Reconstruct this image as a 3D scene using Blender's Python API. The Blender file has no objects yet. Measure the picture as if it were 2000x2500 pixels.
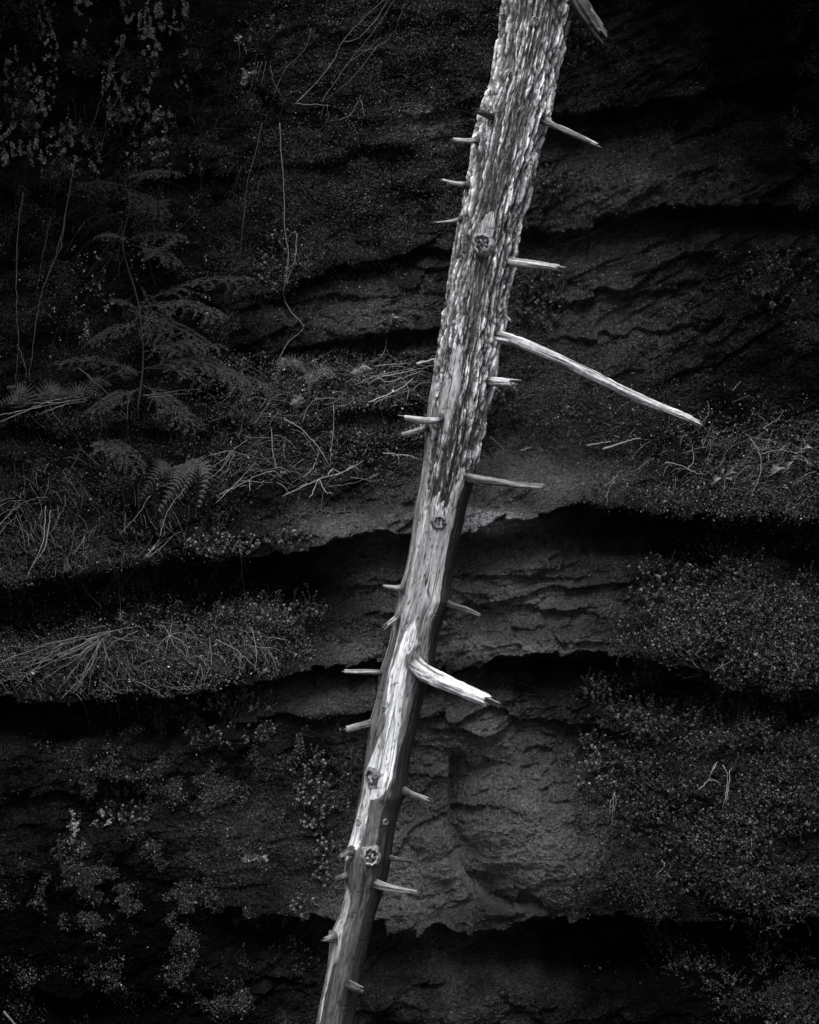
import bpy, math, random
import numpy as np
from mathutils import Vector

R = math.radians
rng = np.random.default_rng(11)
random.seed(11)

# ------------------------------------------------------------------ camera, world, sun, exposure
scene = bpy.context.scene
D = 8.0                                        # camera to trunk, metres; frame there is 4 m x 5 m
cam_d = bpy.data.cameras.new('camera'); cam = bpy.data.objects.new('camera', cam_d)
scene.collection.objects.link(cam)
cam.location = (0, -D, 0); cam.rotation_euler = (R(90), 0, 0)
cam_d.sensor_fit = 'VERTICAL'; cam_d.sensor_height = 24.0; cam_d.lens = 24.0 * D / 5.0
cam_d.clip_end = 500; cam_d.clip_start = 0.05
scene.camera = cam

SUN_EL, SUN_AZ = 60.0, -11.0                   # azimuth from the camera's back, negative = left
w = bpy.data.worlds.new('World'); scene.world = w; w.use_nodes = True
nt = w.node_tree; nt.nodes.clear()
sky = nt.nodes.new('ShaderNodeTexSky'); sky.sky_type = 'NISHITA'; sky.sun_disc = False
sky.sun_elevation = R(SUN_EL); sky.sun_rotation = R(180 + SUN_AZ)
bw = nt.nodes.new('ShaderNodeRGBToBW')         # overcast, black-and-white light
tint = nt.nodes.new('ShaderNodeMix'); tint.data_type = 'RGBA'; tint.blend_type = 'MULTIPLY'
tint.inputs[0].default_value = 1.0; tint.inputs[7].default_value = (0.95, 0.98, 1.06, 1)
bg = nt.nodes.new('ShaderNodeBackground'); bg.inputs[1].default_value = 0.05
out = nt.nodes.new('ShaderNodeOutputWorld')
nt.links.new(sky.outputs[0], bw.inputs[0]); nt.links.new(bw.outputs[0], tint.inputs[6])
nt.links.new(tint.outputs[2], bg.inputs[0]); nt.links.new(bg.outputs[0], out.inputs[0])
sd = bpy.data.lights.new('sun', 'SUN'); sd.energy = 1.5; sd.angle = R(42); sd.color = (1.0, 0.992, 0.98)
sun = bpy.data.objects.new('sun', sd); scene.collection.objects.link(sun)
ce = math.cos(R(SUN_EL))
sun_from = Vector((ce * math.sin(R(SUN_AZ)), -ce * math.cos(R(SUN_AZ)), math.sin(R(SUN_EL))))
sun.rotation_euler = sun_from.to_track_quat('Z', 'Y').to_euler()
scene.view_settings.view_transform = 'Standard'; scene.view_settings.look = 'None'
scene.view_settings.exposure = 1.75; scene.view_settings.gamma = 1.0
scene.view_settings.use_curve_mapping = False
scene.cycles.max_bounces = 5; scene.cycles.diffuse_bounces = 3; scene.cycles.glossy_bounces = 2
COL = scene.collection

# ------------------------------------------------------------------ noise
_rs = np.random.RandomState(5)
_perm = np.concatenate([_rs.permutation(256)] * 3).astype(np.int32)
_grad = _rs.normal(size=(256, 3)).astype(np.float32)
_grad /= np.linalg.norm(_grad, axis=1, keepdims=True)

def noise(x, y, z=0.0, seed=0):
    x = np.asarray(x, np.float32); y = np.asarray(y, np.float32)
    z = np.asarray(z, np.float32) + np.float32(seed * 17.37)
    x, y, z = np.broadcast_arrays(x, y, z)
    xi = np.floor(x); yi = np.floor(y); zi = np.floor(z)
    xf = x - xi; yf = y - yi; zf = z - zi
    X = xi.astype(np.int32) & 255; Y = yi.astype(np.int32) & 255; Z = zi.astype(np.int32) & 255
    u = xf * xf * xf * (xf * (xf * 6 - 15) + 10); v = yf * yf * yf * (yf * (yf * 6 - 15) + 10)
    ww = zf * zf * zf * (zf * (zf * 6 - 15) + 10)
    def g(dx, dy, dz):
        h = _perm[_perm[_perm[X + dx] + Y + dy] + Z + dz]
        gg = _grad[h]
        return gg[..., 0] * (xf - dx) + gg[..., 1] * (yf - dy) + gg[..., 2] * (zf - dz)
    def lerp(a, b, t): return a + (b - a) * t
    a = lerp(lerp(g(0, 0, 0), g(1, 0, 0), u), lerp(g(0, 1, 0), g(1, 1, 0), u), v)
    b = lerp(lerp(g(0, 0, 1), g(1, 0, 1), u), lerp(g(0, 1, 1), g(1, 1, 1), u), v)
    return lerp(a, b, ww) * 1.6

def fbm(x, y, z=0.0, oct=4, gain=0.5, seed=0, ridged=False):
    s = 0; a = 1.0; f = 1.0; tot = 0
    for k in range(oct):
        n = noise(np.asarray(x) * f, np.asarray(y) * f, np.asarray(z) * f, seed + k)
        if ridged: n = 1 - 2 * np.abs(n)
        s = s + a * n; tot += a; a *= gain; f *= 2.03
    return s / tot

def sstep(a, b, x):
    t = np.clip((x - a) / (b - a), 0, 1); return t * t * (3 - 2 * t)

# ------------------------------------------------------------------ mesh building
class MB:
    """collects quads with a per-vertex tone"""
    def __init__(s): s.V = []; s.F = []; s.T = []; s.n = 0
    def add(s, V, F, tone):
        V = np.asarray(V, np.float32).reshape(-1, 3); F = np.asarray(F, np.int64).reshape(-1, 4)
        T = np.broadcast_to(np.asarray(tone, np.float32), (len(V),))
        s.V.append(V); s.F.append(F + s.n); s.T.append(T); s.n += len(V)
    def build(s, name, mat, parent=None, smooth=True, origin=None):
        V = np.concatenate(s.V); F = np.concatenate(s.F); T = np.concatenate(s.T)
        loc = np.zeros(3)
        if parent is not None: loc = np.array(parent.matrix_world.translation if False else parent.location)
        elif origin is not None: loc = np.array(origin)
        me = bpy.data.meshes.new(name)
        me.vertices.add(len(V)); me.vertices.foreach_set('co', (V - loc.astype(np.float32)).ravel())
        me.loops.add(F.size); me.loops.foreach_set('vertex_index', F.ravel().astype(np.int32))
        me.polygons.add(len(F))
        me.polygons.foreach_set('loop_start', np.arange(0, F.size, 4, dtype=np.int32))
        me.polygons.foreach_set('use_smooth', np.full(len(F), smooth))
        at = me.attributes.new('tone', 'FLOAT', 'POINT'); at.data.foreach_set('value', np.ascontiguousarray(T, np.float32))
        me.update(calc_edges=True); me.validate()
        me.materials.append(mat)
        o = bpy.data.objects.new(name, me); COL.objects.link(o)
        if parent is not None: o.parent = parent
        else: o.location = loc
        return o

def tag(o, label=None, cat=None, group=None, kind=None):
    if label: o['label'] = label
    if cat: o['category'] = cat
    if group: o['group'] = group
    if kind: o['kind'] = kind
    return o

def empty(name, loc, label, cat, group=None):
    o = bpy.data.objects.new(name, None); COL.objects.link(o); o.location = loc; o.empty_display_size = .05
    return tag(o, label, cat, group)

def grid_faces(nr, nc, wrap=False):
    r = np.arange(nr - 1)[:, None]; c = np.arange(nc if wrap else nc - 1)[None, :]
    c2 = (c + 1) % nc
    return np.stack([r * nc + c, r * nc + c2, (r + 1) * nc + c2, (r + 1) * nc + c], -1).reshape(-1, 4)

def smooth_path(pts, n):
    p = np.asarray(pts, float)
    if len(p) == 2: return p[0] + (p[1] - p[0]) * np.linspace(0, 1, n)[:, None]
    q = np.vstack([2 * p[0] - p[1], p, 2 * p[-1] - p[-2]])
    outp = []
    for tt in np.linspace(0, len(p) - 1 - 1e-6, n):
        i = int(tt); t = tt - i
        a, b, c, d = q[i], q[i + 1], q[i + 2], q[i + 3]
        outp.append(.5 * (2 * b + (c - a) * t + (2 * a - 5 * b + 4 * c - d) * t * t + (3 * b - a - 3 * c + d) * t ** 3))
    return np.array(outp)

def frames(path):
    T = np.gradient(path, axis=0); T /= np.linalg.norm(T, axis=1, keepdims=True) + 1e-9
    up = np.array([0, -1, 0.15]) if abs(T[0] @ np.array([0, -1, .15])) < .9 else np.array([0, 0, 1.])
    A = np.zeros_like(path); B = np.zeros_like(path)
    a = up - T[0] * (up @ T[0]); a /= np.linalg.norm(a)
    for i in range(len(path)):
        a = a - T[i] * (a @ T[i]); a /= np.linalg.norm(a) + 1e-9
        A[i] = a; B[i] = np.cross(T[i], a)
    return T, A, B

def tube(mb, pts, r0, r1, tone, n=None, sides=6, rad=None):
    path = np.asarray(pts, float) if n is None else smooth_path(pts, n)
    m = len(path); T, A, B = frames(path)
    rr = np.linspace(r0, r1, m) if rad is None else rad
    ang = np.linspace(0, 2 * np.pi, sides, endpoint=False)
    ring = A[:, None] * np.cos(ang)[None, :, None] + B[:, None] * np.sin(ang)[None, :, None]
    V = path[:, None] + ring * rr[:, None, None]
    V = np.concatenate([path[:1, None] + ring[:1] * rr[0] * .02, V, path[-1:, None] + ring[-1:] * rr[-1] * .02 + T[-1:, None] * rr[-1] * .5])
    t = np.broadcast_to(np.asarray(tone, np.float32), (m,)) if np.ndim(tone) else np.full(m, tone, np.float32)
    t = np.concatenate([t[:1], t, t[-1:]])
    mb.add(V.reshape(-1, 3), grid_faces(m + 2, sides, True), np.repeat(t, sides))

def leaves(mb, C, dirs, nrm, L, W, tone, fold=.15):
    """diamond leaves: base C, along dirs, facing nrm"""
    C = np.asarray(C, float); N = len(C)
    L = np.broadcast_to(L, (N,))[:, None]; W = np.broadcast_to(W, (N,))[:, None]
    d = dirs / (np.linalg.norm(dirs, axis=1, keepdims=True) + 1e-9)
    s = np.cross(d, nrm); s /= np.linalg.norm(s, axis=1, keepdims=True) + 1e-9
    nn = np.cross(s, d)
    V = np.stack([C, C + d * L * .5 + s * W * .5 + nn * W * fold, C + d * L, C + d * L * .5 - s * W * .5 + nn * W * fold], 1)
    F = np.arange(N * 4).reshape(N, 4)
    mb.add(V.reshape(-1, 3), F, np.repeat(np.broadcast_to(tone, (N,)), 4))

# ------------------------------------------------------------------ materials
def material(name, rough=.7, spec=.3, var=(.6, 1.4), vscale=40, bump=.0, bscale=150, bdist=.004, stretch=(1, 1, 1), gloss=None, rvar=0):
    m = bpy.data.materials.new(name); m.use_nodes = True
    t = m.node_tree; b = t.nodes['Principled BSDF']; N = t.nodes.new; L = t.links.new
    at = N('ShaderNodeAttribute'); at.attribute_name = 'tone'
    tc = N('ShaderNodeTexCoord'); mp = N('ShaderNodeMapping'); mp.inputs['Scale'].default_value = stretch
    ro = N('ShaderNodeMapping'); ro.inputs['Rotation'].default_value = (0, R(-11.2) if stretch[2] != 1 else 0, 0)   # grain runs along the lean
    L(tc.outputs['Object'], ro.inputs[0]); L(ro.outputs[0], mp.inputs[0])
    nz = N('ShaderNodeTexNoise'); nz.inputs['Scale'].default_value = vscale; nz.inputs['Detail'].default_value = 5; nz.inputs['Roughness'].default_value = .65
    L(mp.outputs[0], nz.inputs['Vector'])
    mr = N('ShaderNodeMapRange'); mr.inputs[1].default_value = .3; mr.inputs[2].default_value = .7
    mr.inputs[3].default_value = var[0]; mr.inputs[4].default_value = var[1]
    L(nz.outputs['Fac'], mr.inputs[0])
    mu = N('ShaderNodeMath'); mu.operation = 'MULTIPLY'; mu.use_clamp = True
    L(at.outputs['Fac'], mu.inputs[0]); L(mr.outputs[0], mu.inputs[1])
    cc = N('ShaderNodeCombineColor')
    for i, k in enumerate((.99, 1.0, 1.015)):
        mm = N('ShaderNodeMath'); mm.operation = 'MULTIPLY'; mm.inputs[1].default_value = k
        L(mu.outputs[0], mm.inputs[0]); L(mm.outputs[0], cc.inputs[i])
    L(cc.outputs[0], b.inputs['Base Color'])
    b.inputs['Roughness'].default_value = rough; b.inputs['Specular IOR Level'].default_value = spec
    if gloss:
        gm = N('ShaderNodeMapRange'); gm.inputs[1].default_value = gloss[0]; gm.inputs[2].default_value = gloss[1]
        gm.inputs[3].default_value = gloss[2]; gm.inputs[4].default_value = gloss[3]
        L(mu.outputs[0], gm.inputs[0]); L(gm.outputs[0], b.inputs['Specular IOR Level'])
    if rvar:
        r2 = N('ShaderNodeMapRange'); r2.inputs[1].default_value = .3; r2.inputs[2].default_value = .7
        r2.inputs[3].default_value = rough - rvar; r2.inputs[4].default_value = rough + rvar
        n3 = N('ShaderNodeTexNoise'); n3.inputs['Scale'].default_value = 6; n3.inputs['Detail'].default_value = 4
        L(tc.outputs['Object'], n3.inputs['Vector']); L(n3.outputs['Fac'], r2.inputs[0]); L(r2.outputs[0], b.inputs['Roughness'])
    if bump:
        n2 = N('ShaderNodeTexNoise'); n2.inputs['Scale'].default_value = bscale; n2.inputs['Detail'].default_value = 6; n2.inputs['Roughness'].default_value = .6
        L(mp.outputs[0], n2.inputs['Vector'])
        bp = N('ShaderNodeBump'); bp.inputs['Strength'].default_value = bump; bp.inputs['Distance'].default_value = bdist
        L(n2.outputs['Fac'], bp.inputs['Height']); L(bp.outputs[0], b.inputs['Normal'])
    return m

M_rock = material('wet_rock', .27, .28, (0.0, 2.5), 80, 1.0, 48, .06, rvar=.1, gloss=(.003, .03, .03, 1.0))
M_bark = material('bark', .8, .2, (.45, 1.5), 60, .8, 160, .006, (1, 1, .45))
M_wood = material('weathered_wood', .6, .25, (.45, 1.5), 90, .8, 130, .005, (1, 1, .12))
M_branch = material('bleached_wood', .65, .3, (.6, 1.35), 50, .5, 150, .003)
M_leaf = material('leaf', .5, .4, (.7, 1.3), 60)
M_moss = material('moss', .6, .35, (.6, 1.4), 60)
M_lichen = material('lichen', .85, .1, (.6, 1.4), 90)
M_twig = material('dry_twig', .6, .3, (.6, 1.3), 60)
M_soil = material('leaf_litter', .9, .1, (.4, 1.6), 8, .8, 20, .05)

# ------------------------------------------------------------------ picture point -> place
def P(px, py, y):
    s = 1 + np.asarray(y, float) / D
    return np.stack(np.broadcast_arrays((np.asarray(px, float) - 1000) / 500 * s, y, (1250 - np.asarray(py, float)) / 500 * s), -1)

S0 = 1.06                                       # mean scale at the rock face

def qx(x): return x * 500 / S0 + 1000
def qy(z): return 1250 - z * 500 / S0

# ------------------------------------------------------------------ the rock face
def blobs(u, v, lst):
    d = 0
    for cx, cy, rx, ry, a in lst:
        d = d + a * np.exp(-(((u - cx) / rx) ** 2 + ((v - cy) / ry) ** 2))
    return d

LEDGES = [  # lip polyline, protrusion, recess, rise above (m), recess height (m)
    ([(-900, 1450), (0, 1425), (280, 1388), (500, 1362), (700, 1345), (860, 1308), (1000, 1288), (1130, 1306), (1250, 1262), (1400, 1238), (1600, 1252), (1800, 1264), (2900, 1275)], .17, .32, .5, .2),
    ([(-900, 1740), (0, 1712), (300, 1702), (500, 1686), (650, 1650), (800, 1632), (930, 1622), (1060, 1642), (1200, 1604), (1400, 1588), (1550, 1612), (1700, 1652), (1850, 1706), (2900, 1800)], .16, .26, .28, .13),
    ([(500, 1775), (700, 1752), (900, 1744), (1060, 1760), (1200, 1730), (1350, 1770), (1600, 1800)], .06, .08, .13, .07),
    ([(480, 2225), (650, 2236), (830, 2252), (920, 2258), (1000, 2268), (1060, 2245), (1200, 2276), (1300, 2256), (1450, 2238), (1650, 2252), (2900, 2300)], .12, .26, .35, .25),
    ([(1150, 285), (1350, 262), (1500, 255), (1650, 238), (1800, 180), (2900, 120)], .1, .14, .3, .12),
    ([(1150, 605), (1290, 562), (1400, 545), (1500, 512), (1700, 487), (1900, 500), (2900, 560)], .1, .14, .35, .13),
    ([(600, 725), (700, 690), (800, 652), (950, 612), (1150, 590)], .07, .09, .16, .09),
    ([(640, 855), (760, 842), (900, 816), (1150, 795)], .07, .08, .15, .06),
    ([(-900, 1090), (0, 1045), (400, 1042), (600, 1032), (800, 1012), (1080, 985)], .07, .06, .16, .08),
    ([(300, 430), (500, 405), (700, 372), (900, 342), (1050, 335)], .05, .07, .18, .08),
    ([(1270, 730), (1500, 702), (1700, 690), (1800, 700)], .04, .05, .15, .05),
    ([(1300, 822), (1390, 812), (1500, 800), (1700, 795), (1850, 780)], .025, .03, .12, .03),
    ([(0, 2440), (400, 2420), (760, 2405)], .05, .08, .2, .08),
    ([(-900, 2000), (0, 1960), (250, 1930), (420, 1940)], .04, .05, .2, .08),
    ([(850, 1500), (1100, 1480), (1300, 1470), (1500, 1500)], .04, .04, .1, .05),
    ([(850, 1418), (1100, 1405), (1300, 1400), (1500, 1415)], .03, .04, .08, .04),
    ([(900, 2345), (1050, 2320), (1200, 2335), (1300, 2380)], .05, .08, .1, .06),
]
DOMES = [  # centre px, radii px, height m, turn: boulder-like swellings
    (1340, 2050, 235, 185, .17, .15), (1020, 2130, 95, 130, .08, .2), (1150, 2440, 140, 90, .12, -.2), (960, 2440, 90, 70, .12, .1), (1290, 2400, 110, 60, .12, .3), (1050, 2360, 90, 40, .08, -.1), (1400, 2470, 120, 50, .1, 0),
    (1180, 2330, 110, 45, .07, .2), (1230, 1270, 280, 140, .13, -.12), (880, 1340, 210, 110, .1, -.1), (900, 770, 150, 60, .05, -.2),
    (1060, 2230, 160, 40, .05, 0), (800, 1705, 130, 42, .05, -.05), (1120, 1790, 150, 80, .05, .1), (1500, 420, 200, 80, .05, -.1),
    (1560, 640, 160, 60, .04, -.1), (560, 2060, 190, 110, .05, 0), (250, 2100, 200, 120, .07, 0), (1850, 2000, 260, 330, .16, 0),
    (1850, 1560, 250, 150, .14, .1), (1300, 1560, 200, 30, .03, -.05),
]

def facets(x, z, seed):
    """fractured blocks: nearest-cell offset and tilt"""
    xi = np.floor(x); zi = np.floor(z); best = np.full(x.shape, 9., np.float32); val = np.zeros_like(best)
    for dx in (-1, 0, 1):
        for dz in (-1, 0, 1):
            cx = xi + dx; cz = zi + dz; h = _perm[(_perm[(cx.astype(np.int32) + seed) & 255] + cz.astype(np.int32)) & 255]
            g = _grad[h]; fx = cx + .5 + .45 * g[..., 0] - x; fz = cz + .5 + .45 * g[..., 1] - z
            d = fx * fx + fz * fz; k = d < best
            best = np.where(k, d, best); val = np.where(k, .6 * g[..., 2] + .9 * (g[..., 1] * fx - g[..., 0] * fz) - .5 * np.abs(g[..., 2]) * fz, val)
    return val

def cliff_y(x, z):
    u = qx(x); v = qy(z)
    wu = fbm(x * 1.1, z * 1.3, 3.1, 3) * 26; wv = fbm(x * 1.3, z * 1.7, 9.4, 4) * 16
    uu = u + wu; vv = v + wv + fbm(x * 6, z * 3, 2.2, 4, .6) * 24 + 14 * facets(x * 6, z * 1.5, 21)
    y = 0.62 + 0.03 * z + .13 * fbm(x * .55, z * .8, .7, 3, seed=3)
    y = y - .45 * sstep(2.75, 4.2, z)                      # the wall leans out above the frame
    y = y - sstep(2.72, 3.6, z) * (1.45 * sstep(.8, 1.9, x) + 1.9 * sstep(.4, 1.6, -x)) - 2.2 * sstep(2.42, 3.5, np.abs(x)) * (1 - .8 * sstep(2.75, 3.6, z))  # unseen overhangs and side buttresses, added to shade the edges of the view
    for pts, p, r, a, b in LEDGES:
        xs = [q[0] for q in pts]; ys = [q[1] for q in pts]
        lip = np.interp(uu, xs, ys)
        dz = (lip - vv) / 500 * S0                        # > 0 above the lip
        win = sstep(xs[0], xs[0] + 110, uu) * (1 - sstep(xs[-1] - 110, xs[-1], uu))
        am = win * np.clip(.8 + .75 * fbm(x * 1.5, z * .5, p * 77 + a * 31, 2), .15, 1.3)
        up = np.where(dz > 0, np.exp(-np.maximum(dz, 0) / a), 0)
        dn = np.where(dz <= 0, np.exp(-(np.minimum(dz, 0) / b) ** 2), 0)
        k = sstep(-.008, .008, dz)
        y = y + am * (-p * up * k + r * dn * (1 - k))
    dw = fbm(x * 2.6, z * 2.6, 15.5, 4, .55)
    for cx, cy, rx, ry, h, t in DOMES:
        du = uu - cx; dv = vv - cy
        e = ((du * math.cos(t) + dv * math.sin(t)) / rx) ** 2 + ((dv * math.cos(t) - du * math.sin(t)) / ry) ** 2
        y = y - h * np.clip(1 - e + .5 * dw, 0, 1) ** .8
    # deep hollows under the ledges
    y = y + .34 * sstep(.25, .8, blobs(uu, vv, [(500, 1432, 330, 62, 1.1), (1760, 1330, 360, 48, 1.1), (1780, 1725, 320, 42, 1.1), (120, 1770, 420, 50, 1.1), (1450, 2350, 330, 60, 1.1), (1400, 1640, 180, 20, .7), (150, 2470, 300, 45, .8)]))
    # curved scar right of the trunk foot
    scar = np.interp(vv, [1850, 1950, 2050, 2130, 2190, 2240], [1108, 1100, 1104, 1128, 1180, 1290])
    inw = sstep(1830, 1880, vv) * (1 - sstep(2225, 2245, vv))
    y = y + inw * (.19 * sstep(-6, 6, uu - scar) * np.exp(-np.maximum(uu - scar, 0) / 75) - .05 * np.exp(-((uu - scar + 30) / 40) ** 2))
    # strata: thin bedding, tilted up to the right, stronger in the recesses
    dg = sstep(1150, 1300, u) * (1 - sstep(1150, 1330, v))
    tilt = z - (.16 + .3 * dg) * (x - .5) + .09 * fbm(x * 1.2, z * 1.2, 5.5, 3)
    st = fbm(x * 1.6, tilt * 15, 1.7, 4, .6, 20, True)
    bed = sstep(-.05, .4, fbm(x * .9, z * 1.5, 8.8, 3)) + .8 * blobs(u, v, [(1250, 1430, 260, 80, 1), (1250, 1650, 250, 40, 1), (1000, 1500, 300, 30, 1), (1050, 1800, 200, 60, .7), (1000, 2340, 300, 60, .8)])
    y = y - .017 * bed * st
    y = y - .03 * fbm(x * 2.2, z * 3.0, 4.4, 4, .5, 30)
    for fr, am, sd in ((7.5, .036, 301), (17, .017, 307), (38, .008, 311)):      # stepped beds, each with its own little overhang
        ph = tilt * fr + 1.1 * fbm(x * 1.7, z * 2.2, 1.1, 4, .55, sd) + .35 * fbm(x * 7, z * 7, 3.1, 3, .6, sd + 4); fl = np.floor(ph); sw = ph - fl
        amp = np.clip(.2 + 1.6 * fbm(x * 1.3 + fl * 7.3, fl * 3.1, .4, 3, .6, sd + 9), 0, 1.2)
        y = y + am * amp * ((1 - sw) ** 1.5 - .5) * sstep(0, .1, sw) - am * amp * .5 * (1 - sstep(0, .1, sw)) * 0
    wx = x + .05 * fbm(x * 4, z * 4, 21.5, 3); wz = z - (.15 + .3 * dg) * (x - .5) + .03 * fbm(x * 5, z * 5, 23.5, 3)
    frac = .25 + .9 * sstep(-.2, .3, fbm(x * .9, z * 1.2, 31.2, 3)) + .5 * blobs(u, v, [(1200, 1450, 260, 90, 1), (1100, 2370, 250, 90, 1), (1250, 1850, 200, 90, .8), (1200, 1680, 250, 60, 1)])
    calm = 1 - .85 * np.clip(blobs(u, v, [(1240, 1170, 210, 60, 1), (800, 1705, 130, 40, .9), (640, 2050, 200, 150, .6), (900, 1250, 120, 40, .6), (1270, 2060, 170, 150, .85), (1020, 2110, 90, 120, .6), (1450, 950, 250, 150, .6)]), 0, 1)
    y = y + calm * frac * (.040 * facets(wx * 2.6, wz * 6.5, 3) + .020 * facets(wx * 7, wz * 15, 5) + .0075 * facets(wx * 18, wz * 36, 8) + .0028 * facets(wx * 48, wz * 80, 11))
    cr = np.abs(fbm(x * 2.3, z * 3.4, 6.1, 4, .6, 40))
    y = y + .012 * np.exp(-(cr / .008) ** 2) * sstep(.0, .3, noise(x * 1.5, z * 1.5, 7.7))
    rgh = .35 + .9 * sstep(-.25, .3, fbm(x * 1.3, z * 1.8, 12.2, 3))
    rgh = rgh * (1 - .8 * np.clip(blobs(u, v, [(1240, 1160, 200, 55, 1), (800, 1705, 130, 40, .9), (640, 2050, 200, 150, .5), (900, 1250, 120, 40, .6)]), 0, 1))
    y = y - .013 * rgh * fbm(x * 11, z * 17, 2.4, 4, .6, 50, True)
    y = y - .0055 * rgh * fbm(x * 42, z * 58, 2.9, 2, .6, 60, True)
    return y

XS = np.unique(np.concatenate([np.linspace(-4.6, -2.3, 120), np.linspace(-2.3, 2.3, 860), np.linspace(2.3, 4.6, 120)]))
ZS = np.unique(np.concatenate([np.linspace(-3.6, -2.85, 60), np.linspace(-2.85, 2.85, 1060), np.linspace(2.85, 4.8, 90)]))
GX, GZ = np.meshgrid(XS, ZS)
GY = cliff_y(GX, GZ).astype(np.float64)

def bil(A, x, z):
    i = np.clip(np.searchsorted(XS, x) - 1, 0, len(XS) - 2); j = np.clip(np.searchsorted(ZS, z) - 1, 0, len(ZS) - 2)
    a = np.clip((x - XS[i]) / (XS[i + 1] - XS[i]), 0, 1); b = np.clip((z - ZS[j]) / (ZS[j + 1] - ZS[j]), 0, 1)
    return (A[j, i] * (1 - a) + A[j, i + 1] * a) * (1 - b) + (A[j + 1, i] * (1 - a) + A[j + 1, i + 1] * a) * b

def surf(px, py):
    """the spot of rock behind a picture point"""
    px = np.asarray(px, float); py = np.asarray(py, float)
    y = np.full(px.shape, .5)
    for _ in range(7):
        s = 1 + y / D
        y = .4 * y + .6 * bil(GY, (px - 1000) / 500 * s, (1250 - py) / 500 * s)
    return np.stack([(px - 1000) / 500 * s, y, (1250 - py) / 500 * s], -1)

DYDX = np.gradient(GY, axis=1) / np.gradient(XS)[None, :]
DYDZ = np.gradient(GY, axis=0) / np.gradient(ZS)[:, None]
def normal_at(p):
    n = np.stack([bil(DYDX, p[:, 0], p[:, 2]), -np.ones(len(p)), bil(DYDZ, p[:, 0], p[:, 2])], -1)
    return n / np.linalg.norm(n, axis=1, keepdims=True)

U = qx(GX); Vv = qy(GZ)
tone = .034 + .016 * fbm(GX * 1.6, GZ * 2.2, 3.3, 4, seed=70)
tone = tone + .012 * fbm(GX * 9, GZ * 13, 1.3, 3, seed=74)
# paler dry sandstone slabs, lit patches painted brighter; edge and under-ledge shade painted dark
ju = U + 34 * fbm(GX * 3, GZ * 3, 1, 3) ; jv = Vv + 26 * fbm(GX * 3, GZ * 3, 4, 3)
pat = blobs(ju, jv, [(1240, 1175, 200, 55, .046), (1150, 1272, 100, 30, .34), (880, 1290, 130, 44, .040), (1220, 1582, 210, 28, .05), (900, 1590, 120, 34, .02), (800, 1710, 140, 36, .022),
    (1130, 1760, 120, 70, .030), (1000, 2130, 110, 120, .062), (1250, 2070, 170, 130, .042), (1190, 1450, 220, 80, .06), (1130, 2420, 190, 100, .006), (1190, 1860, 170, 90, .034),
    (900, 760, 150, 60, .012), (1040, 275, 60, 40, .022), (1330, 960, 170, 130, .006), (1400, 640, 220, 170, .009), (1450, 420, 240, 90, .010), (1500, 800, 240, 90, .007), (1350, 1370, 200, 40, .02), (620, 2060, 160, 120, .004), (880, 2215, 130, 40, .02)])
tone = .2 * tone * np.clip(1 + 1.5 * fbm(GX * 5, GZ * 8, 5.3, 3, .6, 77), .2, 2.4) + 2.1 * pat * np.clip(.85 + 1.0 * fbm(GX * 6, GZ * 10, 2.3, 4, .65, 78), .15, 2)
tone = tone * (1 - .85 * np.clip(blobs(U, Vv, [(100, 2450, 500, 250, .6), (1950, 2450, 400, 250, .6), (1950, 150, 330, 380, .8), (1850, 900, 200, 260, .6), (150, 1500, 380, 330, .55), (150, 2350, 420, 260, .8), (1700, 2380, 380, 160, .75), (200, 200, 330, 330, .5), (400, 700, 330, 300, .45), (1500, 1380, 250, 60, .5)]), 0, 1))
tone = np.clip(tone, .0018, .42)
mb = MB()
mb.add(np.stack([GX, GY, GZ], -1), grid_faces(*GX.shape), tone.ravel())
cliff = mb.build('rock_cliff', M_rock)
tag(cliff, 'dark wet layered sandstone cliff with overhanging ledges behind the leaning trunk', 'cliff', kind='structure')

g = MB()
gx, gy = np.meshgrid(np.linspace(-60, 60, 121), np.linspace(-60, 1.4, 90))
gz = -3.35 + .25 * fbm(gx * .3, gy * .3, .4, 3) + .05 * noise(gx * 2.1, gy * 2.1, 3)
gz = np.where(np.hypot(gx, gy + D) < 3, np.minimum(gz, -3.3), gz)
g.add(np.stack([gx, gy, gz], -1), grid_faces(*gx.shape), .05 + .03 * noise(gx, gy, 8).ravel())
tag(g.build('ground', M_soil), 'dark leaf litter ground at the foot of the cliff', 'ground', kind='structure')

# ------------------------------------------------------------------ the leaning dead tree
EDGE = np.array([(-1100, 1500, 1668), (-400, 1322, 1492), (0, 1226, 1398), (100, 1213, 1382), (174, 1200, 1366), (290, 1166, 1341), (464, 1137, 1298), (580, 1113, 1268), (754, 1082, 1237),
                 (870, 1062, 1214), (985, 1043, 1195), (1050, 1040, 1184), (1111, 1033, 1169), (1169, 1026, 1156), (1227, 1014, 1143), (1285, 1006, 1132), (1340, 998, 1118), (1395, 988, 1108),
                 (1438, 978, 1102), (1467, 972, 1101), (1511, 961, 1083), (1569, 948, 1066), (1627, 933, 1054), (1685, 921, 1038), (1740, 910, 1027), (1824, 895, 1008),
                 (1882, 888, 998), (1940, 876, 988), (1969, 869, 977), (2027, 862, 966), (2070, 855, 957), (2099, 849, 950), (2140, 846, 942), (2174, 842, 932),
                 (2232, 829, 919), (2275, 814, 909), (2319, 806, 900), (2377, 794, 887), (2435, 781, 875), (2493, 771, 867), (2950, 672, 775)], float)
def trunk_depth(py): return .1 - .1 * np.asarray(py, float) / 1000
def edges(py): return np.interp(py, EDGE[:, 0], EDGE[:, 1]), np.interp(py, EDGE[:, 0], EDGE[:, 2])

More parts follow.
